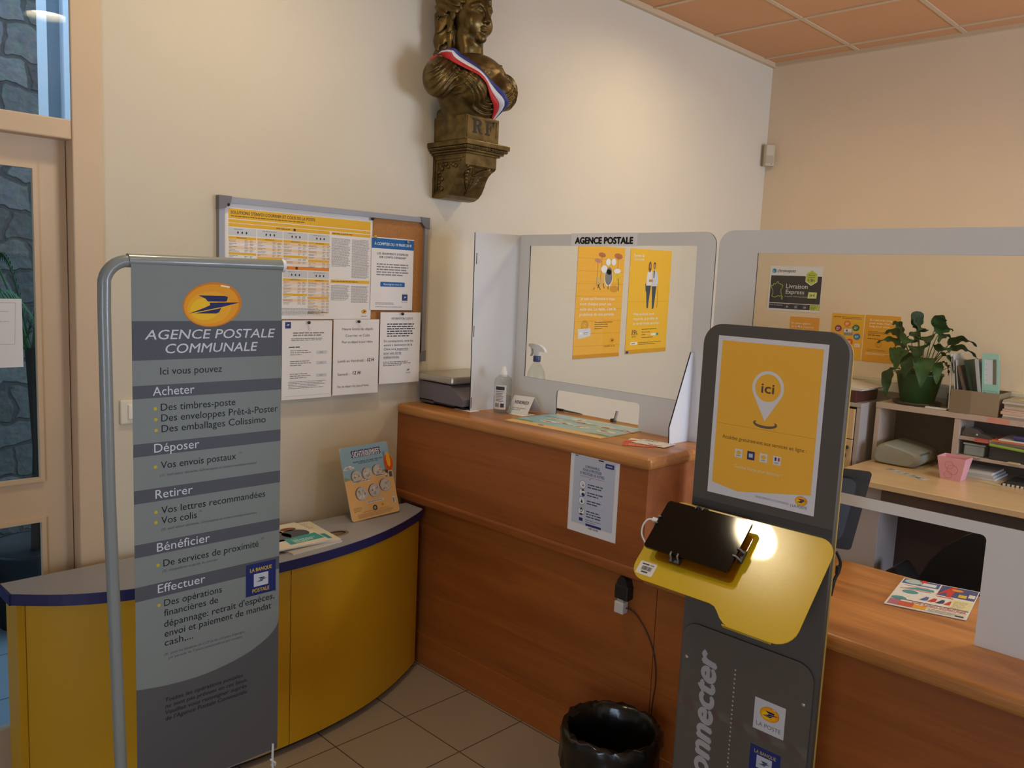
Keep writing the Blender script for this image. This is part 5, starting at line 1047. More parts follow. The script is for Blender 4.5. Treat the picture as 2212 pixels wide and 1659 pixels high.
# pink pen pot
t = thing('pen_pot', 'pink flared square pen pot with ring drawings on the far desk', 'pot', (-.50, -1.46, .72))
PK = mat('#d99aa2', .5); c0 = Vector((-.455, -1.455, .7205)); 
def potring(h, hs): return [c0 + Vector((sx*hs*.9, sy*hs, h)) for sx, sy in ((-1, 1), (-1, -1), (1, -1), (1, 1))]
o1, o2, i2, i1 = potring(0, .048), potring(.118, .068), potring(.118, .064), potring(.004, .044)
b = MB(); vs = o1+o2+i2+i1; q4 = lambda a, e: [[a+k, a+(k+1) % 4, e+(k+1) % 4, e+k] for k in range(4)]
b.add(vs, q4(0, 4)+q4(4, 8)+q4(8, 12)+[[0, 1, 2, 3], [12, 13, 14, 15]], PK)
fl = o1[0]; s = Sheet(fl + Vector((-.0004, 0, 0)), (o1[1]-o1[0]), ((o2[0]+o2[1])/2-(o1[0]+o1[1])/2), b); RG = ink('#b0605e')
s.ring(.040, .078, .021, .0012, RG, 1); s.ring(.056, .056, .026, .0014, RG, 2); s.ring(.036, .026, .019, .0012, RG, 1); b.build('pot', t)
# things in the right bays
t = thing('tape_dispenser', 'dark grey tape dispenser on the upper shelf of the right bay', 'tape dispenser', (-.26, -1.50, .927))
b = MB(); b.prism([(1.428, .928), (1.428, .945), (1.442, .968), (1.470, .978), (1.500, .970), (1.52, .952), (1.555, .946), (1.575, .935), (1.575, .928)], case_f, -.29, -.235, mat('#4a4744', .4)); b.build('body', t)
b = MB(); b.sphere((-.292, -1.500, .943), .006, mat('#c0bcb4', .3, metal=.5), 2); b.build('knob', t)
def folder(z, y0, y1, m, label, th=.006, xo=0): 
    b = MB(); b.box(-.325+xo, -.09, y1, y0, z, z+th, m, .001); return tag(b.build('folder'), label, 'folder', 'folders on the right shelves')
folder(.9275, -1.58, -2.2, mat('#cf6a3e', .5), 'orange folder on the upper shelf under the marker pens', .007, -.008)
folder(.9355, -1.61, -2.2, mat('#d8d4d0', .5), 'white papers lying on the orange folder', .006, -.002)
b = MB(); b.obox((-.318, -1.79, .896), (0, -1, -.05), (1, 0, 0), (0, 0, 1), .22, .012, .0075, mat('#86a53a', .5), .005); 
tag(b.build('folder'), 'rolled light green folder under the upper shelf edge', 'folder', 'folders on the right shelves')
b = MB(); b.box(-.328, -.29, -1.565, -1.50, .9105, .9275, mat('#b85a4c', .5)); tag(b.build('sticky_note'), 'red paper tab at the front edge of the upper shelf', 'note')
def marker(x, y, z, ang, label):
    t = thing('marker_pen', label, 'marker', (x, y, z), 'marker pens on the right shelf')
    d = Vector((math.cos(ang), math.sin(ang), 0)); P = Vector((x, y, z))
    b = MB(); b.tube([P+d*0, P+d*.055], [.0125, .0135], mat('#2d2f66', .4), 14); b.build('cap', t)
    b = MB(); b.tube([P+d*.055, P+d*.100], .0125, mat('#dcd9d6', .4), 14); b.build('barrel', t)
    b = MB(); b.tube([P+d*.100, P+d*.145], .0125, mat('#a8302c', .4), 14); b.build('band', t)
marker(-.300, -1.675, .9555, -1.50, 'blue capped marker pen on the folders, nearest the front edge'); marker(-.245, -1.710, .956, -1.35, 'blue capped marker pen lying further back on the folders')
t = thing('plastic_tub', 'clear plastic tub on the middle shelf of the right bay', 'box', (-.25, -1.49, .827))
b = MB(); b.box(-.295, -.20, -1.545, -1.445, .8275, .885, mat('#8d9590', .25, spec=.4), .01, 3); b.build('tub', t)
b = MB(); b.box(-.298, -.197, -1.549, -1.441, .884, .894, mat('#9aa19c', .25), .003); b.build('lid', t)
b = MB(); b.box(-.305, -.10, -2.2, -1.57, .8275, .900, mat('#2a2826', .6), .004); tag(b.build('document_tray'), 'dark document tray filling the middle shelf beside the tub', 'tray')
b = MB(); b.prism([(1.66, .8275), (1.72, .8275), (1.715, .832), (1.665, .832)], case_f, -.335, -.306, mat('#c9bb8a', .6)); tag(b.build('sticky_note'), 'yellowish note sticking out of the middle shelf', 'note')
b = MB(); b.prism([(1.44, .8272), (1.53, .8272), (1.53, .830), (1.44, .830)], case_f, -.33, -.305, mat('#b8a888', .6)); tag(b.build('sticky_note'), 'beige slip in front of the plastic tub', 'note')
for k in range(3):
    b = MB(); b.box(-.34+.008*k, -.10, -1.62+.01*k, -1.435-.006*k, .7205+.012*k, .7318+.012*k, mat(('#bfbcb6', '#b0aca6', '#c6c3bd')[k], .7)); tag(b.build('paper_stack'), ('bottom ream of papers in the lowest right bay', 'middle ream of papers in the lowest right bay', 'top ream of papers in the lowest right bay')[k], 'papers', 'paper reams in the lowest bay')
b = MB(); b.box(-.39, -.12, -2.3, -1.66, .7205, .727, mat('#34312e', .6)); 
for k in range(30): b.box(-.392, -.386, -1.67-.02*k-.012, -1.67-.02*k, .7205, .731, mat('#c4c0b8', .5))
tag(b.build('notebook'), 'dark spiral notebook in the lowest right bay', 'notebook')
s = Sheet((-.405, -1.55, .7215), (-.03, -.12, 0), (.10, 0, 0)); s.base(.115, .05, mat('#c9bf8c', .6)); tag(s.build('sticky_note'), 'pale yellow note lying before the notebook in the lowest bay', 'note')

# plant on the shelf unit
pc = (-.185, -1.150, 1.050)
t = thing('potted_plant', 'leafy peace lily in a green pot on the shelf unit', 'plant', pc)
b = MB(); b.lathe([(0, .0), (.118, .0), (.128, .016), (.124, .018), (.112, .006), (0, .006)], pc, mat('#34302e', .4), 40); b.build('saucer', t)
b = MB(); b.lathe([(0, .007), (.082, .007), (.086, .012), (.118, .165), (.124, .168), (.124, .180), (.116, .180), (.112, .160), (0, .160)], pc, mat('#0e4a26', .4, name='green_plastic_pot'), 40); b.build('pot', t)
b = MB(); b.disc((pc[0], pc[1], pc[2]+.162), .113, mat('#2c2218', .95, noise=.4, nscale=60), 28); b.build('soil', t)
LEAF = mat('#2a4a20', .5, spec=.25, noise=.18, nscale=18, name='leaf_green'); LEAF2 = mat('#1f3a1a', .5, spec=.25, noise=.18, nscale=18, name='deep_leaf_green'); STEM = mat('#47602f', .5)
def leaf(base, mid, tip, width, m, stem=.45, roll=0.0, n=14):
    """stem and blade along a quadratic path; the blade starts at fraction stem"""
    A, B_, C_ = Vector(base), Vector(mid), Vector(tip); pt = lambda u: A*(1-u)**2 + B_*2*u*(1-u) + C_*u*u
    b = MB(); b.tube([pt(stem*k/6) for k in range(7)], [.0032-.0012*k/6 for k in range(7)], STEM, 6)
    vs = []; fs = []
    for k in range(n+1):
        u = k/n; p = pt(stem + (1-stem)*u); d = (pt(min(1, stem+(1-stem)*u+.02)) - pt(max(0, stem+(1-stem)*u-.02))).normalized()
        sd = d.cross(Vector((0, 0, 1)));
        if sd.length < .15: sd = d.cross(Vector((-1, -.3, 0)))
        sd.normalize(); nr = sd.cross(d).normalized(); sd = (sd*math.cos(roll) + nr*math.sin(roll)).normalized(); nr = sd.cross(d).normalized()
        wv = width*(math.sin(PI*min(1, u**.72))**.8 if 0 < u < 1 else 0) * (1-.35*u); rip = .006*math.sin(u*17+width*300)
        for sgx, hh in ((-1, .22), (-.5, .08), (0, 0), (.5, .08), (1, .22)): vs.append(p + sd*wv*sgx + nr*(wv*hh + rip*abs(sgx)*sgx))
    for k in range(n):
        for j in range(4): a = k*5+j; fs.append([a, a+1, a+6, a+5])
    b.add(vs, fs, m, True); b.build('leaf', t)
S0 = lambda dx, dy: (pc[0]+dx, pc[1]+dy, pc[2]+.165)
for k, (bx_, mid, tip, wd, ro, st) in enumerate([
    ((0, .0), (-.02, .03, .40), (-.06, .045, .275), .050, 1.2, .50), ((0, -.02), (.0, -.04, .36), (-.04, -.125, .315), .034, .9, .52),
    ((0, .03), (-.02, .11, .30), (-.03, .205, .215), .030, .6, .40), ((0, .03), (-.06, .10, .25), (-.08, .220, .165), .026, .5, .42), ((0, .04), (-.08, .09, .32), (-.08, .150, .275), .032, .5, .5),
    ((-.03, .02), (-.13, .05, .27), (-.17, .075, .02), .045, 0, .42), ((-.04, .0), (-.14, .0, .26), (-.19, .015, -.02), .052, 0, .42), ((-.04, -.03), (-.15, -.06, .24), (-.19, -.075, -.06), .046, 0, .42),
    ((.0, -.03), (-.05, -.16, .30), (-.07, -.295, .185), .028, .5, .42), ((0, -.04), (-.03, -.16, .26), (-.04, -.295, .120), .030, .5, .45), ((-.02, -.04), (-.10, -.15, .24), (-.12, -.210, .04), .034, .3, .45),
    ((0, -.05), (-.05, -.14, .16), (-.05, -.165, .02), .022, .3, .5), ((.03, 0), (.05, .05, .30), (.04, .10, .20), .035, .3, .45), ((.03, -.03), (.05, -.06, .30), (.05, -.14, .20), .036, .3, .45),
    ((-.03, .04), (-.10, .16, .10), (-.13, .125, -.13), .034, 0, .40), ((-.02, .02), (-.08, .04, .30), (-.13, .055, .16), .050, .3, .45), ((-.02, -.01), (-.09, -.04, .32), (-.14, -.07, .18), .048, -.3, .45),
    ((0, -.02), (-.04, -.08, .34), (-.06, -.165, .26), .040, .4, .5), ((.0, .01), (-.06, .02, .36), (-.12, -.01, .25), .045, .6, .5), ((-.03, .03), (-.10, .09, .22), (-.15, .10, .06), .046, .2, .42), ((-.03, -.02), (-.12, -.02, .28), (-.17, -.03, .09), .048, -.2, .42), ((.0, -.04), (-.06, -.12, .24), (-.10, -.17, .14), .042, .2, .42), ((.02, .04), (.04, .13, .24), (.04, .17, .12), .036, .2, .42), ((-.02, -.03), (-.11, -.11, .18), (-.15, -.14, -.03), .036, .1, .42), ((-.01, .0), (-.05, .0, .30), (-.10, .03, .27), .040, .9, .5)]):
    leaf(S0(*bx_), (pc[0]+mid[0], pc[1]+mid[1], pc[2]+.165+mid[2]), (pc[0]+tip[0], pc[1]+tip[1], pc[2]+.165+tip[2]), wd*1.35, LEAF if k % 2 else LEAF2, st, ro)
for k, e in enumerate(((-.05, .15, .03), (-.04, .13, .06), (-.06, .165, .0), (0, -.20, .07))):
    b = MB(); b.tube([S0(-.02, .07 if e[1] > 0 else -.07), S0(e[0]*.6, e[1]*.7)[:2] + (pc[2]+.165+e[2]*.6+.015,), (pc[0]+e[0], pc[1]+e[1], pc[2]+.165+e[2])], .0016, mat('#7a6040', .7), 5); b.build('dry_stalk', t)

# boxes, catalogues and magazines on the shelf unit
KRAFT = mat('#7d6a52', .8, noise=.05, nscale=14, name='brown_cardboard'); KRAFT2 = mat('#8d7a60', .8, noise=.05, nscale=14)
b = MB(); b.box(-.12, -.055, -1.358, -1.285, 1.0505, 1.125, mat('#5f5140', .8)); tag(b.build('cardboard_box'), 'small dark cardboard box behind the green plant pot', 'box')
t = thing('cardboard_box', 'open brown cardboard box full of catalogues on the shelf unit', 'box', (-.22, -1.48, 1.05))
q0, q1, qx0, qx1 = -1.362, -1.592, -.318, -.105
b = MB(); b.box(qx0, qx1, q1, q0, 1.0505, 1.054, KRAFT); b.box(qx0, qx0+.004, q1, q0, 1.054, 1.172, KRAFT2); b.box(qx1-.004, qx1, q1, q0, 1.054, 1.172, KRAFT); b.box(qx0+.004, qx1-.004, q0-.004, q0, 1.054, 1.172, KRAFT); b.box(qx0+.004, qx1-.004, q1, q1+.004, 1.054, 1.172, KRAFT); b.build('box_body', t)
b = MB(); b.box(qx0-.0035, qx0-.0005, q0-.098, q0+.001, 1.0505, 1.173, KRAFT); b.build('overlap_flap', t)
def upright(y, x0, h, w, th, lean, m, label, name='catalogue', draw=None, zb=1.0545, back=0.0):
    """a thin bound thing standing in the box, leaning along y by lean"""
    d = Vector((back, lean, 1)).normalized(); ax = Vector((1, 0, 0)); nn = d.cross(ax).normalized()
    t_ = MB(); c_ = Vector((x0+w/2, y, zb)) + d*h/2; t_.obox(c_, ax, nn, d, w/2, th/2, h/2, m, .001)
    return tag(t_.build(name), label, 'catalogue', 'catalogues in the cardboard box')
upright(-1.385, -.30, .305, .17, .004, .13, mat('#b9b6b0', .5), 'thin pale folder leaning at the left end of the cardboard box')
upright(-1.402, -.30, .275, .17, .004, .15, mat('#a8a8ac', .5), 'thin grey folder second from the left in the cardboard box')
upright(-1.455, -.30, .255, .17, .010, .34, mat('#5a4636', .6), 'dark brown catalogue leaning left in the cardboard box')
upright(-1.478, -.28, .285, .16, .014, .28, mat('#12432a', .5), 'dark green catalogue in the middle of the cardboard box')
upright(-1.512, -.30, .290, .17, .016, .19, mat('#a9aca8', .5), 'pale catalogue with a printed spine in the cardboard box')
upright(-1.536, -.29, .300, .17, .014, .12, mat('#2f6a3c', .5), 'green folder beside the pale green sign in the cardboard box')
t = thing('card_holder', 'pale green upright card holder at the right end of the cardboard box', 'card holder', (-.30, -1.56, 1.06))
s = Sheet((-.300, -1.505, 1.140), (-.02, -1, .02), (.02, .10, 1)); W, H = .080, .235; MINT = mat('#93c4b4', .4)
s.mb.plate(rrect(0, 0, W, H, .010), [[(.012, .075), (W-.012, .075), (W-.012, H-.028), (.012, H-.028)]], lambda p, q, tt: s.P(p, q, tt), -.006, 0, MINT); s.rect(.012, .075, W-.030, H-.028, mat('#c3c8d0', .5), -12); s.text('Format', .012, .022, ink('#245a5c'), w=.05, cap=.010, bold=.02); s.line([(.01, .018), (W-.01, .018), (W-.01, .040), (.01, .040)], .001, ink('#3a6a68'), 1, True)
for k in range(4): s.rect(.016, .095+.028*k, .026, .0965+.028*k, INKG, -11)
s.build('frame', t)
b = MB(); b.obox(s.P(W/2+.01, .11, -.012), s.U, s.V, s.N, .03, .09, .002, mat('#8d8674', .6)); b.build('card', t)
b = MB(); b.tube([(-.29, -1.350, 1.06), (-.288, -1.338, 1.345)], .004, mat('#d0cec8', .4), 8); b.sphere((-.288, -1.3375, 1.347), .012, mat('#d8d6d0', .4), 2)
tag(b.build('white_stick'), 'thin stick with a round white end at the left corner of the cardboard box', 'stick')
bpy.data.objects['white_stick'].location.z += 0
MG = ['#b5a797', '#c2b6a8', '#c9a892', '#cdb39c', '#b7a28e', '#a89a86', '#bcb2a4', '#b09f8c']
zz_ = 1.0505; R = random.Random(12)
for k in range(8):
    th_ = (.012, .010, .016, .012, .016, .010, .012, .008)[k]; y0 = -1.605 - R.uniform(0, .018)
    b = MB(); b.box(-.330+R.uniform(0, .02), -.09, y0-.21, y0, zz_, zz_+th_-.0006, mat(MG[k], .6), .001)
    tag(b.build('magazine'), f"{('bottom', 'second from bottom', 'third from bottom', 'fourth from bottom', 'fourth from top', 'third from top', 'second from top', 'topmost')[k]} magazine of the stack right of the cardboard box", 'magazine', 'magazines stacked on the shelf unit'); zz_ += th_
s = Sheet((-.25, -1.66, zz_+.001), (-.02, -.08, 0), (.07, -.01, 0)); s.base(.085, .05, mat('#d8cc86', .6)); tag(s.build('sticky_note'), 'yellow note on top of the magazine stack', 'note')
b = MB(); b.box(-.312, -.27, -1.345, -1.235, 1.0505, 1.060, mat('#d6d2cc', .4), .003); tag(b.build('white_card_case'), 'flat white card case in front of the plant saucer', 'case')

# drawer cabinet left of the desk
t = thing('drawer_cabinet', 'beech drawer cabinet with a key in the lock left of the far desk', 'cabinet', (-.24, -.75, 0))
CW = mat('#a59c98', .5, noise=.04, nscale=15); CFR = mat('#c9a87c', .45, noise=.05, nscale=10, name='pale_beech_front')
b = MB(); b.box(-.415, -.05, -.935, -.912, 0, 1.018, CW); b.box(-.415, -.05, -.58, -.557, 0, 1.018, CW); b.box(-.415, -.05, -.912, -.58, .02, .04, CW); b.box(-.07, -.05, -.912, -.58, .04, 1.0, CW); b.box(-.42, -.05, -.937, -.555, 1.018, 1.040, CW, .002); b.build('body', t)
for z0, z1 in ((.835, 1.005), (.655, .830), (.35, .65), (.05, .345)):
    b = MB(); b.box(-.432, -.415, -.908, -.560, z0, z1, CFR, .002); d = b.build('drawer', t)
    if z0 == .655:
        k_ = MB(); k_.lathe([(0, 0), (.010, 0), (.010, .004), (0, .004)], (0, 0, 0), mat('#3a3632', .4), 14); k_.v = [(-.432-p[2], -.885+p[0], .785+p[1]) for p in k_.v]; k_.box(-.450, -.436, -.893, -.877, .776, .794, mat('#2a2624', .4), .003); k_.tube([(-.440, -.882, .776), (-.441, -.877, .755), (-.441, -.874, .745)], .0022, mat('#2a2624', .4), 6); k_.box(-.446, -.436, -.884, -.866, .728, .748, mat('#2a2624', .4), .003); k_.build('key', d)
b = MB(); b.box(-.41, -.10, -.90, -.60, 1.0405, 1.108, mat('#4a1d1c', .5), .003); tag(b.build('storage_box'), 'dark red box on top of the drawer cabinet', 'box')
b = MB(); b.box(-.40, -.10, -.925, -.62, 1.1085, 1.118, mat('#c8c4bc', .7)); b.prism([(-.93, 1.118), (-.62, 1.118), (-.62, 1.152), (-.70, 1.148), (-.80, 1.136), (-.88, 1.126)], lambda p, q, tt: (tt, p, q), -.40, -.12, mat('#d2c7b8', .7)); tag(b.build('paper_pile'), 'loose paper pile on the dark red box', 'papers')

# ------------------------------------------------------------------ bronze bust on its wall bracket
BRZ = bpy.data.materials.new('aged_bronze'); BRZ.use_nodes = True
def bronze():
    nt = BRZ.node_tree; b = nt.nodes['Principled BSDF']; N = nt.nodes.new; L = nt.links.new
    tc = N('ShaderNodeTexCoord'); nz = N('ShaderNodeTexNoise'); nz.inputs['Scale'].default_value = 22; nz.inputs['Detail'].default_value = 6; L(tc.outputs['Object'], nz.inputs['Vector'])
    cr = N('ShaderNodeValToRGB'); cr.color_ramp.elements[0].position = .3; cr.color_ramp.elements[1].position = .75
    cr.color_ramp.elements[0].color = (*rgb('#4c3d20'), 1); cr.color_ramp.elements[1].color = (*rgb('#80693a'), 1); L(nz.outputs['Fac'], cr.inputs[0]); L(cr.outputs[0], b.inputs['Base Color'])
    b.inputs['Metallic'].default_value = .75; b.inputs['Roughness'].default_value = .38
    bp = N('ShaderNodeBump'); bp.inputs['Strength'].default_value = .25; bp.inputs['Distance'].default_value = .002; n2 = N('ShaderNodeTexNoise'); n2.inputs['Scale'].default_value = 120
    L(tc.outputs['Object'], n2.inputs['Vector']); L(n2.outputs['Fac'], bp.inputs['Height']); L(bp.outputs[0], b.inputs['Normal'])
bronze()
DKB2 = mat('#2e2414', .6, metal=.3)
B0 = np.array([-2.74, -.17, 2.19])

def smin(a, b, k):
    h = np.clip(.5 + .5*(b-a)/k, 0, 1); return b*(1-h) + a*h - k*h*(1-h)
def smax(a, b, k): return -smin(-a, -b, k)
def ell(P, c, r):
    q = (P - np.array(c))/np.array(r); k0 = np.sqrt((q*q).sum(-1)); k1 = np.sqrt(((q/np.array(r))**2).sum(-1)) + 1e-9
    return k0*(k0-1)/k1
def cap(P, a, b, ra, rb):
    a = np.array(a, float); b = np.array(b, float); d = b-a; t = np.clip(((P-a)@d)/(d@d), 0, 1)
    return np.sqrt((((P-a) - t[..., None]*d)**2).sum(-1)) - (ra + (rb-ra)*t)
def chain(P, pts, r):
    out = None
    for i in range(len(pts)-1):
        d = cap(P, pts[i], pts[i+1], r[i], r[i+1]); out = d if out is None else np.minimum(out, d)
    return out
HX, HY, HZ = -.022, .028, 0.0          # head centre offset
def torso(P):
    x, y, z = P[..., 0], P[..., 1], P[..., 2]
    d = ell(P, (0, .025, .215), (.165, .100, .125))
    d = smin(d, cap(P, (-.150, .020, .238), (.150, .020, .243), .066, .066), .05)
    d = smin(d, cap(P, (0, .065, .03), (0, .04, .16), .085, .105), .05)
    d = smin(d, ell(P, (-.188, .02, .225), (.046, .060, .070)), .03); d = smin(d, ell(P, (.188, .02, .232), (.046, .060, .070)), .03)
    for s_ in (-1, 1): d = smin(d, ell(P, (s_*.075, -.068, .205), (.068, .055, .062)), .025)
    d = smin(d, ell(P, (0, -.025, .285), (.12, .055, .06)), .04)
    d = smin(d, chain(P, [(-.10, -.045, .315), (-.05, -.072, .288), (0, -.080, .275), (.05, -.072, .288), (.10, -.045, .318)], [.006]*5), .008)
    # draped cloth: folds falling from the shoulders and gathered under the bust
    fr = np.clip((.05-y)/.05, 0, 1); ax = np.abs(x)
    sw = z - (.128 + 5.0*x*x); m1 = np.clip((sw+.030)/.012, 0, 1)*np.clip((.052-sw)/.02, 0, 1)*np.clip((.16-ax)/.03, 0, 1)
    u = ax + .42*(z-.30) - .10*np.sin(9*z); m2 = np.clip((ax-.075)/.03, 0, 1)*np.clip((z-.15)/.03, 0, 1)*np.clip((.33-z)/.02, 0, 1)
    d = d - fr*(.0052*np.cos(2*PI*sw/.021)*m1 + .0040*np.cos(2*PI*u/.024 + 1.5*np.sin(22*z))*m2*(1-m1*.7)) - .004*m1*fr
    m3 = np.clip((z-.20)/.03, 0, 1)*np.clip((.285-z)/.02, 0, 1)*np.clip((.085-ax)/.02, 0, 1)
    d = d - fr*m3*.0016*np.sin(150*x + 3*np.sin(60*z))*np.cos(70*z)
    return d
def head(P):
    x, y, z = P[..., 0]-HX, P[..., 1]-HY, P[..., 2]-HZ
    Q = np.stack([x, y, z], -1)
    d = cap(Q, (.006, .0, .29), (0, -.008, .415), .064, .056)
    d = smin(d, chain(Q, [(-.03, -.02, .315), (-.035, -.035, .36), (-.04, -.01, .42)], [.022, .020, .016]), .03)
    h = ell(Q, (0, .005, .535), (.076, .098, .095))
    h = smin(h, ell(Q, (0, -.036, .470), (.060, .064, .086)), .035)
    h = smin(h, ell(Q, (0, -.083, .398), (.021, .017, .017)), .022)
    h = smin(h, ell(Q, (-.038, -.068, .452), (.024, .022, .028)), .025); h = smin(h, ell(Q, (.038, -.068, .452), (.024, .022, .028)), .025)
    for s_ in (-1, 1):
        h = smin(h, chain(Q, [(s_*.010, -.096, .512), (s_*.030, -.095, .520), (s_*.050, -.078, .512)], [.006, .007, .006]), .012)
        h = smax(h, -ell(Q, (s_*.029, -.103, .497), (.019, .016, .012)), .010)
        h = smin(h, ell(Q, (s_*.029, -.081, .496), (.0155, .0125, .0125)), .003)
        h = smin(h, chain(Q, [(s_*.014, -.0915, .498), (s_*.029, -.0955, .5065), (s_*.045, -.085, .498)], [.0022, .0028, .002]), .002)
        h = smin(h, chain(Q, [(s_*.015, -.0905, .4945), (s_*.029, -.093, .4865), (s_*.044, -.084, .4945)], [.002, .0022, .002]), .002)
        h = smax(h, -ell(Q, (s_*.029, -.0945, .497), (.0035, .0025, .0035)), .002)
        h = smin(h, ell(Q, (s_*.0095, -.108, .455), (.0075, .009, .0065)), .005)
        h = smin(h, ell(Q, (s_*.078, .008, .49), (.010, .018, .028)), .006)
    h = smin(h, chain(Q, [(0, -.097, .518), (0, -.107, .490), (0, -.121, .458)], [.0075, .0075, .0095]), .008)
    h = smin(h, ell(Q, (0, -.101, .4345), (.020, .0095, .0058)), .004); h = smin(h, ell(Q, (0, -.099, .4245), (.017, .0095, .0062)), .004)
    h = smax(h, -chain(Q, [(-.024, -.096, .4295), (0, -.113, .4302), (.024, -.096, .4295)], [.0012, .0018, .0012]), .002)
    h = smax(h, -ell(Q, (0, -.106, .412), (.016, .010, .005)), .006)
    return smin(d, h, .018)
def hair(P):
    x, y, z = P[..., 0]-HX, P[..., 1]-HY, P[..., 2]-HZ; Q = np.stack([x, y, z], -1)
    h = ell(Q, (0, .028, .548), (.094, .100, .096))
    h = smin(h, ell(Q, (0, -.045, .592), (.075, .062, .050)), .03)
    for s_ in (-1, 1):
        h = smin(h, ell(Q, (s_*.070, .000, .545), (.030, .050, .050)), .02)
        h = smin(h, chain(Q, [(s_*.076, .055, .54), (s_*.080, .062, .46), (s_*.078, .068, .37), (s_*.088, .066, .29)], [.036, .034, .030, .022]), .02)
        h = smin(h, chain(Q, [(s_*.076, .016, .51), (s_*.074, .022, .47), (s_*.078, .018, .43), (s_*.071, .020, .395), (s_*.076, .012, .355), (s_*.072, .006, .325)], [.014, .013, .012, .011, .009, .005]), .006)
    h = smax(h, -ell(Q, (0, -.080, .468), (.072, .082, .102)), .010)
    wv = .0050*np.sin(95*(z*.9 + np.abs(x)*.7) + 6*np.sin(38*x+25*y)) + .0030*np.sin(170*(y*.8 - z*.5) + 5*np.sin(30*z))
    return h + wv*np.clip((z-.30)/.06, 0, 1)
def surface_net(f, lo, hi, step):
    lo = np.array(lo, float); n = np.ceil((np.array(hi)-lo)/step).astype(int)+1
    ax = [lo[i] + step*np.arange(n[i]) for i in range(3)]
    G = np.stack(np.meshgrid(*ax, indexing='ij'), -1); D = f(G)
    ins = D < 0; c = [ins[i:n[0]-1+i, j:n[1]-1+j, k:n[2]-1+k] for i in (0, 1) for j in (0, 1) for k in (0, 1)]
    s_ = sum(a.astype(int) for a in c); act = (s_ > 0) & (s_ < 8)
    idx = -np.ones(act.shape, int); ii = np.argwhere(act); idx[act] = np.arange(len(ii))
    acc = np.zeros((len(ii), 3)); cnt = np.zeros(len(ii)); I, J, K = ii.T
    cr = [(i, j, k) for i in (0, 1) for j in (0, 1) for k in (0, 1)]
    for a in cr:
        for e in range(3):
            if a[e] == 1: continue
            b_ = list(a); b_[e] = 1
            da = D[I+a[0], J+a[1], K+a[2]]; db = D[I+b_[0], J+b_[1], K+b_[2]]; m_ = (da < 0) != (db < 0)
            t_ = np.where(m_, da/np.where(m_, da-db, 1), 0); p_ = np.tile(np.array(a, float), (len(ii), 1)); p_[:, e] += t_
            acc[m_] += p_[m_]; cnt[m_] += 1
    V = lo + step*(ii + acc/cnt[:, None]); F = []
    for e in range(3):
        u_, v_ = [(1, 2), (2, 0), (0, 1)][e]; sl0 = [slice(0, n[0]-1), slice(0, n[1]-1), slice(0, n[2]-1)]
        a = ins[tuple(sl0)]; sl1 = list(sl0); sl1[e] = slice(1, n[e]); b_ = ins[tuple(sl1)]
        q = np.argwhere(a != b_); q = q[(q[:, u_] > 0) & (q[:, v_] > 0)]
        def at(du, dv): r = q.copy(); r[:, u_] -= du; r[:, v_] -= dv; return idx[r[:, 0], r[:, 1], r[:, 2]]
        quad = np.stack([at(0, 0), at(1, 0), at(1, 1), at(0, 1)], 1); fl = ~a[q[:, 0], q[:, 1], q[:, 2]]; quad[fl] = quad[fl][:, ::-1]; F.append(quad)
    F = np.concatenate(F); F = F[(F >= 0).all(1)]
    return V, F.tolist()
def sdf_part(name, f, lo, hi, step, parent, m):
    V, F = surface_net(f, lo, hi, step); b = MB(); b.add([tuple(v) for v in (V + B0)], F, m, True); return b.build(name, parent)

t = thing('bust', 'bronze bust of a woman wearing a tricolour sash, high on the wall', 'bust', tuple(B0))
sdf_part('torso', torso, (-.29, -.17, .0), (.29, .15, .345), .0045, t, BRZ)
sdf_part('head', head, (-.14, -.13, .28), (.10, .16, .66), .0028, t, BRZ)
sdf_part('hair', hair, (-.17, -.12, .27), (.13, .18, .68), .0036, t, BRZ)
b = MB(); b.box(-2.832, -2.648, -.228, -.03, 2.1905, 2.290, BRZ, .004); b.plate([(-2.826, 2.196), (-2.654, 2.196), (-2.654, 2.284), (-2.826, 2.284)], [[(-2.815, 2.213), (-2.665, 2.213), (-2.665, 2.278), (-2.815, 2.278)]], wy, -.2300, -.227, BRZ)
b.box(-2.826, -2.654, -.231, -.226, 2.201, 2.205, BRZ); b.box(-2.822, -2.658, -.14, -.02, 2.26, 2.33, BRZ, .02, 3)
b.build('pedestal', t)
b = MB(); s = Sheet((-2.832, -.2281, 2.19), W1U, W1V, b)
x0 = .036
for r in ((x0, .030, x0+.026, .037), (x0+.006, .030, x0+.020, .086), (x0, .079, x0+.030, .086)): s.rect(*r, DKB2, 2 + r[2]*3 + r[3]*4)
s.poly([(x0+.020, .086), (x0+.036, .086), (x0+.047, .080), (x0+.050, .072), (x0+.047, .063), (x0+.036, .057), (x0+.020, .057), (x0+.020, .063), (x0+.030, .064), (x0+.036, .071), (x0+.032, .079), (x0+.020, .080)], DKB2, 3)
s.poly([(x0+.024, .058), (x0+.038, .058), (x0+.048, .036), (x0+.056, .036), (x0+.056, .030), (x0+.040, .030), (x0+.034, .040)], DKB2, 3.3)
x0 = .104
for r in ((x0, .030, x0+.028, .037), (x0+.007, .030, x0+.021, .086), (x0, .079, x0+.048, .086), (x0+.043, .068, x0+.048, .086), (x0+.021, .056, x0+.034, .062), (x0+.031, .048, x0+.035, .070)): s.rect(*r, DKB2, 2 + r[2]*3 + r[3]*4)
s.mb.build('raised_letters', t)['label'] = 'dark letters RF'

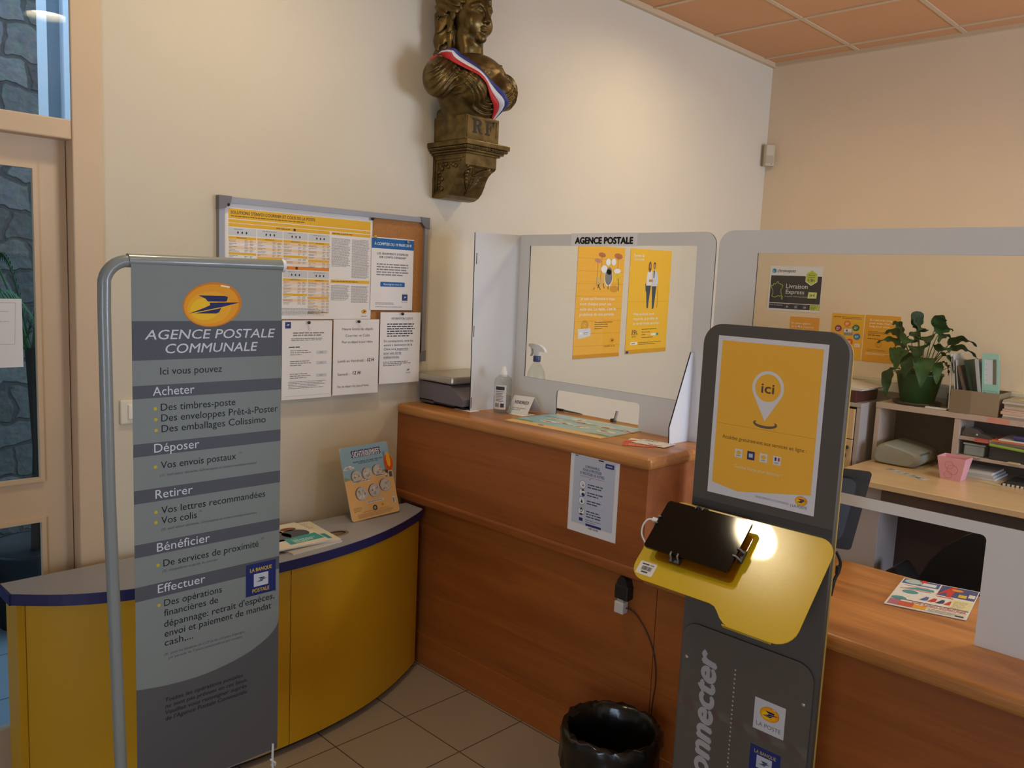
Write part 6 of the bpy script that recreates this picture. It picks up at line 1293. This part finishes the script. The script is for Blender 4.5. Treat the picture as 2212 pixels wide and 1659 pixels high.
# bracket
t = thing('wall_bracket', 'ornate bronze wall bracket shelf carrying the bust', 'bracket', (-2.72, -.10, 1.965))
b = MB()
for (x0, x1, y0, z0, z1) in ((-2.842, -2.600, -.250, 2.170, 2.190), (-2.835, -2.607, -.243, 2.158, 2.171), (-2.826, -2.616, -.232, 2.149, 2.159), (-2.816, -2.626, -.220, 2.141, 2.150)): b.box(x0, x1, y0, 0, z0, z1, BRZ, .003)
for k in range(26): x = -2.832 + .0088*k; b.sphere((x, -.243, 2.1645), .0052, BRZ, 1)
for k in range(26): y = -.236 + .0088*k; b.sphere((-2.8355, y, 2.1645), .0052, BRZ, 1)
b.build('top_slab', t)
b = MB()
prof = [(0, 2.142), (-.205, 2.142), (-.205, 2.098), (-.196, 2.088), (-.178, 2.080), (-.160, 2.066), (-.148, 2.048), (-.138, 2.025), (-.124, 2.000), (-.104, 1.980), (-.078, 1.968), (-.045, 1.965), (-.015, 1.968), (0, 1.972)]
yz = lambda p, q, tt: (tt, p, q)
b.prism(prof, yz, -2.806, -2.634, BRZ)
for x in (-2.8065, -2.6335):
    d = -1 if x < -2.7 else 1; bx_ = x
    b.prism([(-.190, 2.130), (-.012, 2.130), (-.012, 2.124), (-.190, 2.124)], yz, bx_, bx_+d*.004, BRZ); b.prism([(-.018, 2.130), (-.012, 2.130), (-.012, 1.985), (-.018, 1.985)], yz, bx_, bx_+d*.004, BRZ)
    b.prism([(-.175, 2.118), (-.030, 2.118), (-.030, 1.995), (-.034, 1.995), (-.036, 2.112), (-.175, 2.112)], yz, bx_, bx_+d*.003, BRZ)
    R = random.Random(2)
    for k in range(15):
        u = k/14; py_, pz_ = (-.045-.11*u, 2.100-.008*math.sin(k*2)) if k % 2 else (-.050-.012*math.sin(k), 2.100-.095*u)
        b.sphere((bx_+d*.001, py_, pz_), .009+.002*(k % 3), BRZ, 1, (.35, 1, .8))
b.build('corbel', t)
b = MB()
def prof_y(z):
    for (y0, z0), (y1, z1) in zip(prof[2:-2], prof[3:-1]):
        if z1 <= z <= z0: return y0 + (y1-y0)*(z0-z)/(z0-z1+1e-9)
    return -.06
for sg in (-1, 1):
    for k in range(6):
        pts = []
        for j in range(8):
            u = j/7; z = 2.005 + .012*k + .036*math.sin(u*2.2); x = -2.72 + sg*(.006 + (.022+.008*k)*u + .01*math.sin(u*3)); pts.append((x, prof_y(z)-.002, z))
        b.tube(pts, [.0035+.0045*math.sin(PI*j/7) for j in range(8)], BRZ, 7)
b.tube([(-2.72, prof_y(z)-.002, z) for z in [1.985+.009*k for k in range(10)]], .005, BRZ, 7); b.build('acanthus_leaf', t)

# tricolour sash laid over the bust
def body_d(P): return np.minimum(np.minimum(torso(P), head(P)), hair(P))
def front_y(x, z, y0=-.22):
    p = np.array([x, y0, z], float)
    for _ in range(90):
        d = float(torso(p[None])[0])
        if d < .0006: return p[1]
        p[1] += max(.0005, d*.6)
        if p[1] > .05: return None
    return p[1]
cl = smooth([(-.168, .318), (-.138, .300), (-.095, .272), (-.045, .238), (0, .204), (.035, .172), (.062, .138), (.082, .104), (.090, .078)], 5)
NS = 7; rows = []; last = [-.05]*NS; ncl = len(cl)
for i, (x, z) in enumerate(cl):
    a = Vector(cl[max(0, i-1)]); c_ = Vector(cl[min(ncl-1, i+1)]); tt = (c_-a).normalized(); nn = Vector((-tt.y, tt.x))
    if nn.y < 0: nn = -nn
    wv = .052*(.62 if i == 0 else min(1, .70+.1*i)) * (1 if i < ncl-7 else .55+.45*(ncl-1-i)/6); row = []
    for k in range(NS):
        o_ = (k/(NS-1)-.5)*wv; X, Z = x+nn.x*o_, z+nn.y*o_; y = front_y(X, Z)
        if y is None: y = last[k]+.004
        row.append([X, y-.005, Z])
    rows.append(row); last = [r[1]+.005 for r in row]
A = np.array(rows)
for _ in range(10):
    B_ = A.copy(); B_[1:-1, :, 1] = np.minimum(A[1:-1, :, 1], (A[:-2, :, 1]+A[2:, :, 1])/2); B_[:, 1:-1, 1] = np.minimum(B_[:, 1:-1, 1], (B_[:, :-2, 1]+B_[:, 2:, 1])/2); A = B_
A = A + B0
t = thing('tricolour_sash', 'blue white and red sash slung across the bronze bust', 'sash', tuple(A[ncl//2, NS//2]))
for nm, k0, m_ in (('red_stripe', 0, mat('#c22a24', .6)), ('white_stripe', 2, mat('#d6d4d2', .6)), ('blue_stripe', 4, mat('#2a3476', .6))):
    b = MB(); vs = [tuple(A[i, k]) for i in range(ncl) for k in range(k0, k0+3)] + [(A[i, k][0], A[i, k][1]+.0015, A[i, k][2]) for i in range(ncl) for k in range(k0, k0+3)]; o_ = ncl*3
    fs = []
    for i in range(ncl-1):
        for k in range(2):
            a = i*3+k; fs += [[a, a+1, a+4, a+3], [o_+a, o_+a+3, o_+a+4, o_+a+1]]
        for k in (0, 2): a = i*3+k; fs.append([a, a+3, o_+a+3, o_+a])
    b.add(vs, fs, m_, True); b.build(nm, t)
P0 = A[0]
for nm, k0, m_ in (('red_stripe', 0, mat('#c22a24', .6)), ('white_stripe', 2, mat('#d6d4d2', .6)), ('blue_stripe', 4, mat('#2a3476', .6))):
    b = MB(); vs = []
    for dxx, dyy, dzz, sq in ((0, 0, 0, 1), (-.012, .018, .004, .8), (-.020, .045, .002, .7), (-.024, .08, -.015, .7)):
        vs += [(P0[NS//2][0]+(P0[k][0]-P0[NS//2][0])*sq+dxx, P0[NS//2][1]+(P0[k][1]-P0[NS//2][1])*sq+dyy, P0[NS//2][2]+(P0[k][2]-P0[NS//2][2])*sq+dzz) for k in range(k0, k0+3)]
    b.add(vs, [[i*3+k, i*3+k+1, (i+1)*3+k+1, (i+1)*3+k] for i in range(3) for k in range(2)], m_, True); b.build(nm, t)
